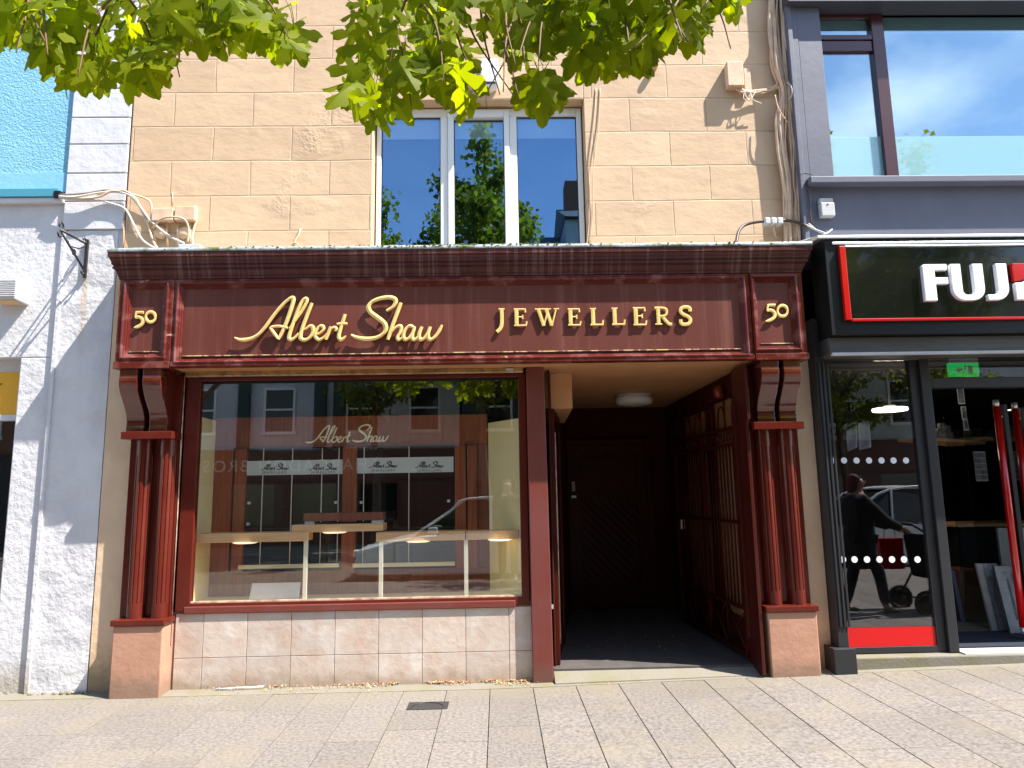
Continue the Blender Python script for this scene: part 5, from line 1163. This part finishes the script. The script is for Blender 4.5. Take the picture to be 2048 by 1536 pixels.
# letters read from +x towards -x for somebody facing the pub; the number 44 stands before the name
k_ = 6.2/(mxx-mnx)
tx.add([(-4.1+.0-(v[0]-mnx)*k_*.98+0, YO+.215+v[2], 2.30+v[1]*k_) for v in vv], [tuple(p.vertices) for p in me.polygons])
tx.build('pub_lettering', 'oppl', o)

# ---- far trees
def leafy_tree(x, y, top, spread, zb, label, n, seed, bare=3.0):
    r = random.Random(seed); t = thing('street_tree', label, 'tree', (x, y, 0), 'trees across the street')
    tr = MB(); tr.tube(crom([(x, y, -.1), (x+.05, y, 1.5), (x-.05, y, bare), (x, y, top*.6), (x+.1, y, top-.8)], 5), [.16-.13*i/20 for i in range(21)], 10)
    lim = []; H = top-zb
    for i in range(26):
        f_ = (i+.5)/26; z0 = zb+H*.75*f_-.5; a = i*2.4; rad = spread*(.35+.65*math.sin(math.pi*min(1, .18+f_*.82)))*r.uniform(.7, 1.12)
        e = Vector((x+rad*math.cos(a), y+rad*math.sin(a), z0+rad*r.uniform(.5, 1.0)))
        s0 = Vector((x, y, z0)); m_ = s0.lerp(e, .5)+Vector((0, 0, .12)); tr.tube(crom([s0, m_, e], 4), [.05-.005*j for j in range(9)], 5)
        lim.append((s0, m_, e))
    lim.append((Vector((x, y, top-2)), Vector((x, y, top-1)), Vector((x, y, top-.2))))
    tr.build('trunk', 'bark', t)
    cr = MB()
    for i in range(n):
        s0, m_, e = r.choice(lim); u = r.random()**.6; p = s0.lerp(m_, u*2) if u < .5 else m_.lerp(e, u*2-1)
        p = p+Vector((r.gauss(0, .20), r.gauss(0, .20), r.gauss(-.05, .19))); s = r.uniform(.07, .14)
        d = Vector((r.gauss(0, .6), r.gauss(0, .6), -.6)).normalized(); w_ = d.cross(Vector((r.gauss(0, 1), r.gauss(0, 1), r.gauss(0, 1)))).normalized()
        cr.add([p, p+d*s*.5+w_*s*.75, p+d*s*1.05+w_*s*.25, p+d*s*1.5, p+d*s*1.05-w_*s*.25, p+d*s*.5-w_*s*.75], [(0, 1, 2, 3, 4, 5)])
    cr.build('crown', 'leaff', t, recalc=False)
leafy_tree(-.35, -13.8, 12.6, 2.5, 4.4, 'tallest narrow maple across the street, mirrored in the upstairs window', 12000, 1)
leafy_tree(-3.5, -14.6, 10.9, 1.7, 4.2, 'lower maple across the street left of the tallest one', 6000, 2)
leafy_tree(3.2, -12.6, 6.0, 2.3, 2.9, 'low spreading maple across the street mirrored at the jewellers window corner', 7000, 3)
leafy_tree(9.8, -14.0, 12.6, 1.9, 3.6, 'maple across the street mirrored in the burgundy framed window', 7000, 4)
leafy_tree(12.9, -14.2, 12.0, 2.0, 3.2, 'rightmost maple across the street facing the photo shop', 6000, 5)
leafy_tree(6.9, -12.9, 5.9, 1.7, 2.6, 'young maple across the street mirrored in the photo shop glass', 5000, 6)

# ============================================================ NEAR MAPLES overhead
HALF = [(0, 0), (.10, -.10), (.25, -.10), (.29, -.01), (.17, .10), (.33, .13), (.44, .10), (.54, .20), (.63, .38), (.52, .40), (.45, .50), (.33, .42), (.11, .28), (.11, .48), (.22, .58), (.24, .70), (.15, .74), (.10, .90), (0, .97)]
def maple(cr, p, d, nrm, s, bend, fold):
    d = d.normalized(); w_ = d.cross(nrm).normalized(); nn = w_.cross(d)
    for sg_ in (1, -1):
        # fan from the midrib so the fold and droop are real
        vs = []; 
        for a, b in HALF: vs.append(p+d*(b*s)+w_*(a*s*sg_)+nn*(-fold*a*s-bend*(b*b)*s+.05*s*math.sin(a*9+b*6)))
        n0 = len(vs); mids = [.2, .38, .6, .85]
        for b in mids: vs.append(p+d*(b*s)+nn*(-bend*b*b*s))
        m0, m1, m2_, m3_ = range(n0, n0+4)
        fs = [(0, 1, 2, 3, 4, m0), (m0, 4, 5, 6, 7, 8, 9, 10, 11, 12, m1), (m1, 12, 13, 14, m2_), (m2_, 14, 15, 16, m3_), (m3_, 16, 17, 18)]
        if sg_ < 0: fs = [f[::-1] for f in fs]
        cr.add(vs, fs, True)
def interp(tab, x):
    for (a, va), (b, vb) in zip(tab, tab[1:]):
        if a <= x <= b: return va+(vb-va)*(x-a)/(b-a)
    return tab[0][1] if x < tab[0][0] else tab[-1][1]
def near_tree(trunk, tab, n, seed, label, limbs, extra, x0, x1):
    r = random.Random(seed); t = thing('maple_tree', label, 'tree', (trunk[0], trunk[1], 0), 'maples on the near pavement')
    T0 = Vector(trunk); tr = MB(); tgs = None; tr.tube(crom([T0+Vector((0, 0, -.1)), T0+Vector((.04, .02, 1.2)), T0+Vector((0, 0, 2.6)), T0+Vector((.05, -.3, 4.6))], 5), [.13-.006*i for i in range(16)], 12)
    tw = []
    for L_ in limbs:
        pts = crom([T0+Vector((0, 0, 2.4))]+[Vector(p) for p in L_], 6); m_ = len(pts); tr.tube(pts, [.05*(1-i/m_)+.006 for i in range(m_)], 7); tw.append(pts)
    tr.build('trunk', 'bark', t)
    cr = MB(); made = 0; tries = 0
    while made < n and tries < n*12:
        tries += 1
        px = r.uniform(x0, x1); yb = interp(tab, px); yb -= 34*max(0, noise.noise(Vector((px/30, seed, 0)))+.15)
        Yd = r.uniform(-3.75, -3.15); s = r.uniform(.085, .178); spx = s*FOC/(Yd+5.9)*.80
        if r.random() < .36: py = yb-spx*r.uniform(.98, 1.3)
        else: py = r.uniform(-120, yb-spx)
        if py > yb-spx*.95: continue
        if abs(px-976) < 42 and 70 < py+spx*.5 < 215: continue
        if yb < 25 and r.random() < .5: continue
        p = at(px, py, Yd)
        lowf = max(0, 1-(yb-spx-py)/80)
        d = Vector((r.gauss(0, .45), r.gauss(-.1, .35), -1 if r.random() < .8 else -.2))
        nr = Vector((r.gauss(0, .5), -1, r.gauss(.35, .5)))
        maple(cr, p, d, nr, s, r.uniform(.0, .35), r.uniform(-.1, .45)); made += 1
        # petiole
        if r.random() < .7:
            e = p+Vector((r.gauss(0, .03), r.gauss(.02, .03), r.uniform(.05, .12))); cr.tube([p, p.lerp(e, .5)+Vector((.006, 0, .004)), e], .0016, 4)
    for i in range(24 if n > 300 else 16):
        px = r.uniform(x0+40, x1-40); yb = interp(tab, px); a = at(px, max(-90, yb*.15-60), -3.5); b = at(px+r.uniform(-110, 110), yb*.78, -3.70+r.uniform(-.2, .3)); m_ = a.lerp(b, .5)+Vector((r.uniform(-.05, .05), 0, .02))
        tgs = MB(); tgs.tube(crom([a, m_, b], 5), [.006-.0004*j for j in range(11)], 5); tgs.build('twig', 'twig', t)
    # the rest of the crown, above and behind the photographer
    for c, rad, k in extra:
        for i in range(k):
            v = Vector((r.gauss(0, 1), r.gauss(0, 1), r.gauss(0, .7))); v = v.normalized()*rad*r.uniform(.5, 1)
            p = Vector(c)+v
            if p.y > -p.z/3.98-2.45 or (p.z < 4.9 and p.y > -3.2): continue
            maple(cr, p, Vector((r.gauss(0, .5), r.gauss(0, .5), -1)), Vector((r.gauss(0, 1), -1, r.gauss(0, 1))), r.uniform(.12, .17), .2, .2)
        q_ = [T0+Vector((0, 0, 2.6)), (T0+Vector((0, 0, 3.2))).lerp(Vector(c), .5), Vector(c)]; tgs = MB(); tgs.tube(crom(q_, 5), [.05-.0045*i for i in range(11)], 6); tgs.build('limb', 'bark', t)
    cr.build('foliage', 'leafn', t, recalc=False)
TL = [(-60, 60), (0, 110), (20, 115), (50, 100), (100, 168), (140, 205), (185, 190), (240, 195), (300, 200), (330, 150), (350, 128), (400, 132), (440, 118), (470, 95), (505, 105), (540, 132), (590, 150), (618, 148), (624, 60), (640, 20), (680, -10)]
TR = [(640, -20), (684, 10), (688, 180), (720, 265), (765, 275), (800, 218), (850, 200), (890, 215), (935, 262), (968, 235), (985, 160), (1030, 130), (1052, 235), (1110, 235), (1128, 140), (1160, 165), (1200, 178), (1250, 168), (1300, 160), (1330, 95), (1375, 128), (1400, 60), (1440, 30), (1478, 45), (1495, -10), (1520, -60)]
near_tree((-5.7, -6.35, 0), TL, 250, 11, 'maple whose leafy branches hang into the top left of the view', [[(-4.4, -5.6, 3.5), (-2.8, -4.2, 3.9), (-1.2, -3.6, 3.8)], [(-4.8, -5.2, 3.6), (-3.2, -3.9, 4.0), (-2.2, -3.5, 3.7)]], [((-6.8, -6.6, 5.0), 1.3, 900), ((-7.4, -7.6, 6.0), 1.4, 900), ((-5.6, -8, 6.6), 1.2, 700)], -40, 590)
near_tree((3.3, -6.35, 0), TR, 370, 12, 'maple whose leafy branches hang into the top middle of the view', [[(2.6, -5.5, 3.5), (1.5, -4.2, 4.0), (.2, -3.6, 3.9), (-.7, -3.4, 3.7)], [(2.8, -5.0, 3.7), (1.8, -3.9, 4.1), (.9, -3.5, 3.8)]], [((4.6, -6.8, 5.0), 1.3, 900), ((5.4, -7.8, 6.0), 1.4, 900), ((3.9, -8.4, 6.8), 1.2, 700)], 708, 1490)

# ============================================================ CARS
def car(x, y, L_, H_, m, label, dirn=-1):
    """dirn -1: bonnet towards -x"""
    t = thing('parked_car', label, 'car', (x, y, -.12), 'cars parked along the street'); W_ = .86; zb = .08
    def P_(u, z): return (x+dirn*(u-.5)*-L_*-1, z)
    f = lambda u: x+dirn*(.5-u)*L_   # u=0 at the nose
    lo = [(0, .32), (.02, .20), (.10, .17), (.9, .17), (.99, .25), (1, .5), (.985, .86), (.78, .93), (.30, .90), (.16, .80), (.03, .66)]
    def sect(yy, ins): return [(f(u), yy, -.12+z*1.0) for u, z in lo]
    b_ = MB(); ring = [[(f(.5+(u-.5)*k), y+o, -.12+.5+(z-.5)*kz) for u, z in lo] for o, k, kz in ((-W_, .965, .90), (-W_+.05, .99, .98), (-W_+.14, 1, 1), (W_-.14, 1, 1), (W_-.05, .99, .98), (W_, .965, .90))]
    b_.rings(ring, True); b_.add(ring[0], [tuple(range(len(lo)))]); b_.build('body', m, t, bevel=.02)
    gh = [(.27, .90), (.42, 1.30), (.50, H_), (.80, H_-.02), (.93, 1.22), (.975, .90)]
    g_ = MB(); rg = [[(f(.6+(u-.6)*k), y+o*(1 if z < 1 else .84), -.12+z) for u, z in gh] for o, k in ((-.80, 1), (.80, 1))]
    g_.rings(rg, True); g_.add(rg[0], [tuple(range(len(gh)))]); g_.build('windows', 'cargl', t, bevel=.02)
    r_ = MB()
    for s_ in (-1, 1):
        e = [Vector((f(u), y+s_*.81*(1 if z < 1 else .85), -.12+z+.005)) for u, z in gh]
        r_.tube(crom(e, 3), .026, 6)
        for u0, z0, u1, z1 in ((.60, H_-.02, .60, .90), (.80, H_-.03, .82, .90)): r_.tube([Vector((f(u0), y+s_*.70, -.12+z0)), Vector((f(u1), y+s_*.81, -.12+z1))], .024, 6)
    r_.box(f(.49), f(.81), y-.68, y+.68, -.12+H_-.012, -.12+H_+.012); r_.build('roof', m, t, bevel=.006)
    for u in (.19, .81):
        for s_ in (-1, 1):
            yy = y+s_*(W_-.10); w = MB().lathe([(.2, -.09), (.30, -.10), (.32, -.07), (.32, .07), (.30, .10), (.2, .09)], (f(u), yy, -.12+.32), 24, 'y').build('wheel', 'tyre', t)
            MB().lathe([(.19, -.095), (.2, -.05), (.2, .05), (.19, .095)], (f(u), yy, -.12+.32), 18, 'y').build('rim', 'rim', w)
    for s_ in (-1, 1):
        MB().box(f(.004), f(.05), y+s_*.55, y+s_*.80, .52-.12, .64-.12).build('headlight', 'lampw', t, bevel=.02); MB().box(f(.975), f(1.0), y+s_*.55, y+s_*.82, .68-.12, .84-.12).build('tail_lamp', 'lampr', t, bevel=.015)
        MB().box(f(.33), f(.37), y+s_*.84, y+s_*1.0, .92-.12, 1.03-.12).build('mirror', m, t, bevel=.02)
        MB().box(f(.56), f(.60), y+s_*.85, y+s_*.885, .74-.12, .77-.12).build('door_handle', m, t, bevel=.005); MB().box(f(.79), f(.82), y+s_*.85, y+s_*.885, .76-.12, .79-.12).build('door_handle', m, t, bevel=.005)
car(-.55, -8.0, 4.2, 1.52, 'cars', 'silver hatchback parked behind the photographer, mirrored in the jewellers window')
car(8.7, -8.1, 4.3, 1.58, 'carw', 'white hatchback mirrored in the photo shop side window', 1)

# ============================================================ PEOPLE (seen in the glass)
def skinned(name, m, parent, V_, E_, Rr, base, sub=2):
    me = bpy.data.meshes.new(name); me.from_pydata([tuple(Vector(v)+Vector(base)-Vector(parent.location if not parent.parent else parent.parent.location)) for v in V_], E_, []); o = bpy.data.objects.new(name, me); COL.objects.link(o); o.parent = parent
    me.materials.append(M[m]); s = o.modifiers.new('skin', 'SKIN'); s.use_smooth_shade = True
    for i, r in enumerate(Rr): me.skin_vertices[0].data[i].radius = (r, r) if not isinstance(r, tuple) else r
    me.skin_vertices[0].data[0].use_root = True
    q = o.modifiers.new('sub', 'SUBSURF'); q.levels = sub; q.render_levels = sub; return o
def person(base, face, h, label, stride, hands, coat='coatm', legs='trous', shoes='shoe', hat=None, coatlen=.80):
    """face: unit direction; joints in a local frame x=forward, y=left"""
    k = h/1.72; F_ = Vector(face).normalized(); Lf = Vector((-F_.y, F_.x, 0))
    t = thing('person', label, 'person', base)
    def J(f_, l_, z): v = F_*f_*k+Lf*l_*k; v.z = z*k; return v
    a, b = stride
    hl, hr = hands
    V_ = [J(0, 0, .95), J(.0, 0, 1.12), J(-.01, 0, 1.32), J(.0, 0, 1.42), J(.015, 0, 1.50), J(.03, 0, 1.58), J(.035, 0, 1.66),
          J(0, .17, 1.38), J(0, -.17, 1.38)]
    E_ = [(0, 1), (1, 2), (2, 3), (3, 4), (4, 5), (5, 6), (3, 7), (3, 8)]
    Rr = [(.14*k, .11*k), (.13*k, .10*k), (.15*k, .11*k), .07*k, .052*k, .088*k, .075*k, .06*k, .06*k]
    def chain(start, pts, rs):
        p = start
        for v, r in zip(pts, rs): V_.append(v); Rr.append(r*k); E_.append((p, len(V_)-1)); p = len(V_)-1
        return p
    for s_, sh_, hd in ((1, 7, hl), (-1, 8, hr)):
        S_ = J(0, s_*.17, 1.38); H_ = J(*hd); m_ = S_.lerp(H_, .5)+J(-.03, s_*.05, 0)*1+Vector((0, 0, -.06)); w = chain(sh_, [m_, m_.lerp(H_, .85), H_], [.042, .028, .030])
        dh = (H_-m_).normalized()
        for q_ in range(4): chain(w, [H_+dh*.05*k+Lf*(.024*(q_-1.5))*k, H_+dh*(.085-.006*abs(q_-1.5))*k+Lf*(.026*(q_-1.5))*k+Vector((0, 0, -.02))], [.010, .008])
        chain(w, [H_+dh*.02*k+Lf*(-s_*.04)*k+Vector((0, 0, .015)), H_+dh*.05*k+Lf*(-s_*.05)*k+Vector((0, 0, .02))], [.011, .009])
    for s_, f_ in ((1, a), (-1, b)):
        chain(0, [J(0, s_*.09, .90), J(f_*.55+.04, s_*.10, .50), J(f_*.98, s_*.10, .09), J(f_*1.0+.12, s_*.11, .035)], [.085, .06, .042, .035])
    skinned('body', 'skin', t, V_, E_, Rr, base)
    # face details
    hd_ = Vector(base)+J(.035, 0, 1.60)
    q = MB(); q.lathe([(.004, -.02), (.012, 0), (.004, .018)], hd_+F_*.092*k, 8)
    q.build('nose', 'skin', t)
    q = MB()
    for s_ in (-1, 1): q.lathe([(.002, -.007), (.008, 0), (.002, .007)], hd_+F_*.082*k+Lf*.032*k*s_+Vector((0, 0, .02)), 8)
    q.build('eye', 'iron', t)
    # clothes as fuller shells over the body
    cv = [J(-.01, 0, coatlen), J(0, 0, 1.0), J(0, 0, 1.15), J(-.01, 0, 1.32), J(0, 0, 1.43)]; ce = [(0, 1), (1, 2), (2, 3), (3, 4)]; crr = [(.22*k, .20*k), (.21*k, .19*k), (.20*k, .18*k), (.21*k, .18*k), .12*k]
    for s_, hd in ((1, hl), (-1, hr)):
        S_ = J(0, s_*.18, 1.38); H_ = J(*hd); m_ = S_.lerp(H_, .5)+J(-.03, s_*.05, 0)+Vector((0, 0, -.06)); p = 3
        for v, r in ((S_, .095), (m_, .072), (m_.lerp(H_, .86), .052)): cv.append(v); crr.append(r*k); ce.append((p, len(cv)-1)); p = len(cv)-1
    skinned('coat', coat, t, cv, ce, crr, base)
    tv = [J(0, 0, .93)]; te = []; trr = [(.15*k, .12*k)]
    for s_, f_ in ((1, a), (-1, b)):
        p = 0
        for v, r in ((J(0, s_*.09, .88), .10), (J(f_*.55+.04, s_*.10, .50), .075), (J(f_*.98, s_*.10, .12), .06)): tv.append(v); trr.append(r*k); te.append((p, len(tv)-1)); p = len(tv)-1
    skinned('trousers', legs, t, tv, te, trr, base)
    for s_, f_ in ((1, a), (-1, b)):
        skinned('shoe', shoes, t, [J(f_*.98-.04, s_*.10, .055), J(f_*.98+.06, s_*.105, .05), J(f_*.98+.17, s_*.11, .035)], [(0, 1), (1, 2)], [.05*k, .046*k, .032*k], base)
    hm = 'hair' if not hat else hat
    c_ = J(.0, 0, 1.64); skinned('hair' if not hat else 'headscarf', hm, t, [J(.02, 0, 1.70), J(-.02, 0, 1.63), J(-.05, 0, 1.54), J(-.04, 0, 1.46)], [(0, 1), (1, 2), (2, 3)], [.075*k, .092*k, .075*k, (.07*k if hat else .05*k)], base)
    return t
person((4.2, -2.35, .04), (1, 0, 0), 1.62, 'person in dark coat and plum headscarf pushing a buggy, mirrored in the photo shop', (.20, -.20), ((.50, .12, 1.02), (.50, -.12, 1.02)), hat='scarf', coatlen=.52)
person((.16, -6.45, 0), (0, 1, 0), 1.75, 'person in dark clothes photographing the shop, faintly mirrored in its window', (.03, -.03), ((.36, .06, 1.42), (.36, -.10, 1.42)), legs='denim', shoes='shoew')
tag(MB().box(-.04, .04, -5.968, -5.960, 1.41, 1.475).build('phone', 'black', None, bevel=.003), 'black phone held up by the photographing person', 'phone')
# buggy with red bag
bx, by = 4.98, -2.35
t = thing('pushchair', 'black pushchair with three wheels and chrome handle, mirrored in the photo shop window', 'pushchair', (bx, by, .05))
q = MB()
for s_ in (-.22, .22):
    q.tube(crom([(bx-.28, by+s_, 1.06), (bx-.10, by+s_, .92), (bx+.18, by+s_, .50), (bx+.42, by+s_*.5, .22)], 5), .014, 7); q.tube([(bx+.05, by+s_, .70), (bx-.22, by+s_*1.1, .24)], .013, 6)
q.tube([(bx-.28, by-.22, 1.06), (bx-.28, by+.22, 1.06)], .017, 8); q.tube([(bx-.22, by-.26, .23), (bx-.22, by+.26, .23)], .012, 6)
q.build('frame', 'iron', t)
for dx, s_ in ((-.22, -.27), (-.22, .27), (.44, 0)):
    c_ = (bx+dx, by+s_, .19); w = MB(); w.tube([(c_[0]+.125*math.cos(a), c_[1], c_[2]+.125*math.sin(a)) for a in [i*math.pi/10 for i in range(21)]], .024, 8); w = w.build('wheel', 'tyre', t)
    MB().lathe([(.03, -.02), (.10, -.004), (.10, .004), (.03, .02)], c_, 12, 'y').build('rim', 'charcoal', w)
MB().prism([(bx-.12, .45), (bx+.30, .38), (bx+.34, .46), (bx+.0, .56), (bx-.10, .95), (bx-.18, .93)], 'y', by-.19, by+.19).build('seat', 'coatm', t, bevel=.03)
MB().grid(lambda u, v: (bx-.12+.33*math.sin(u*1.7)+.02, by-.2+.4*v, .93+.22*math.cos(u*1.7)-.03), 10, 4).build('hood', 'coatm', t)
t = thing('carrier_bag', 'red paper carrier bag hanging from the pushchair handle', 'bag', (bx-.3, by-.26, .5))
MB().hexa([(bx-.42, by-.31, .52), (bx-.16, by-.31, .52), (bx-.16, by-.22, .52), (bx-.42, by-.22, .52), (bx-.44, by-.30, .88), (bx-.14, by-.30, .88), (bx-.14, by-.23, .88), (bx-.44, by-.23, .88)]).build('bag_body', 'redfilm', t, bevel=.004)
q = MB(); q.tube(crom([(bx-.36, by-.26, .88), (bx-.33, by-.25, 1.04), (bx-.24, by-.25, 1.05), (bx-.22, by-.26, .88)], 5), .004, 5); q.build('strap', 'iron', t)
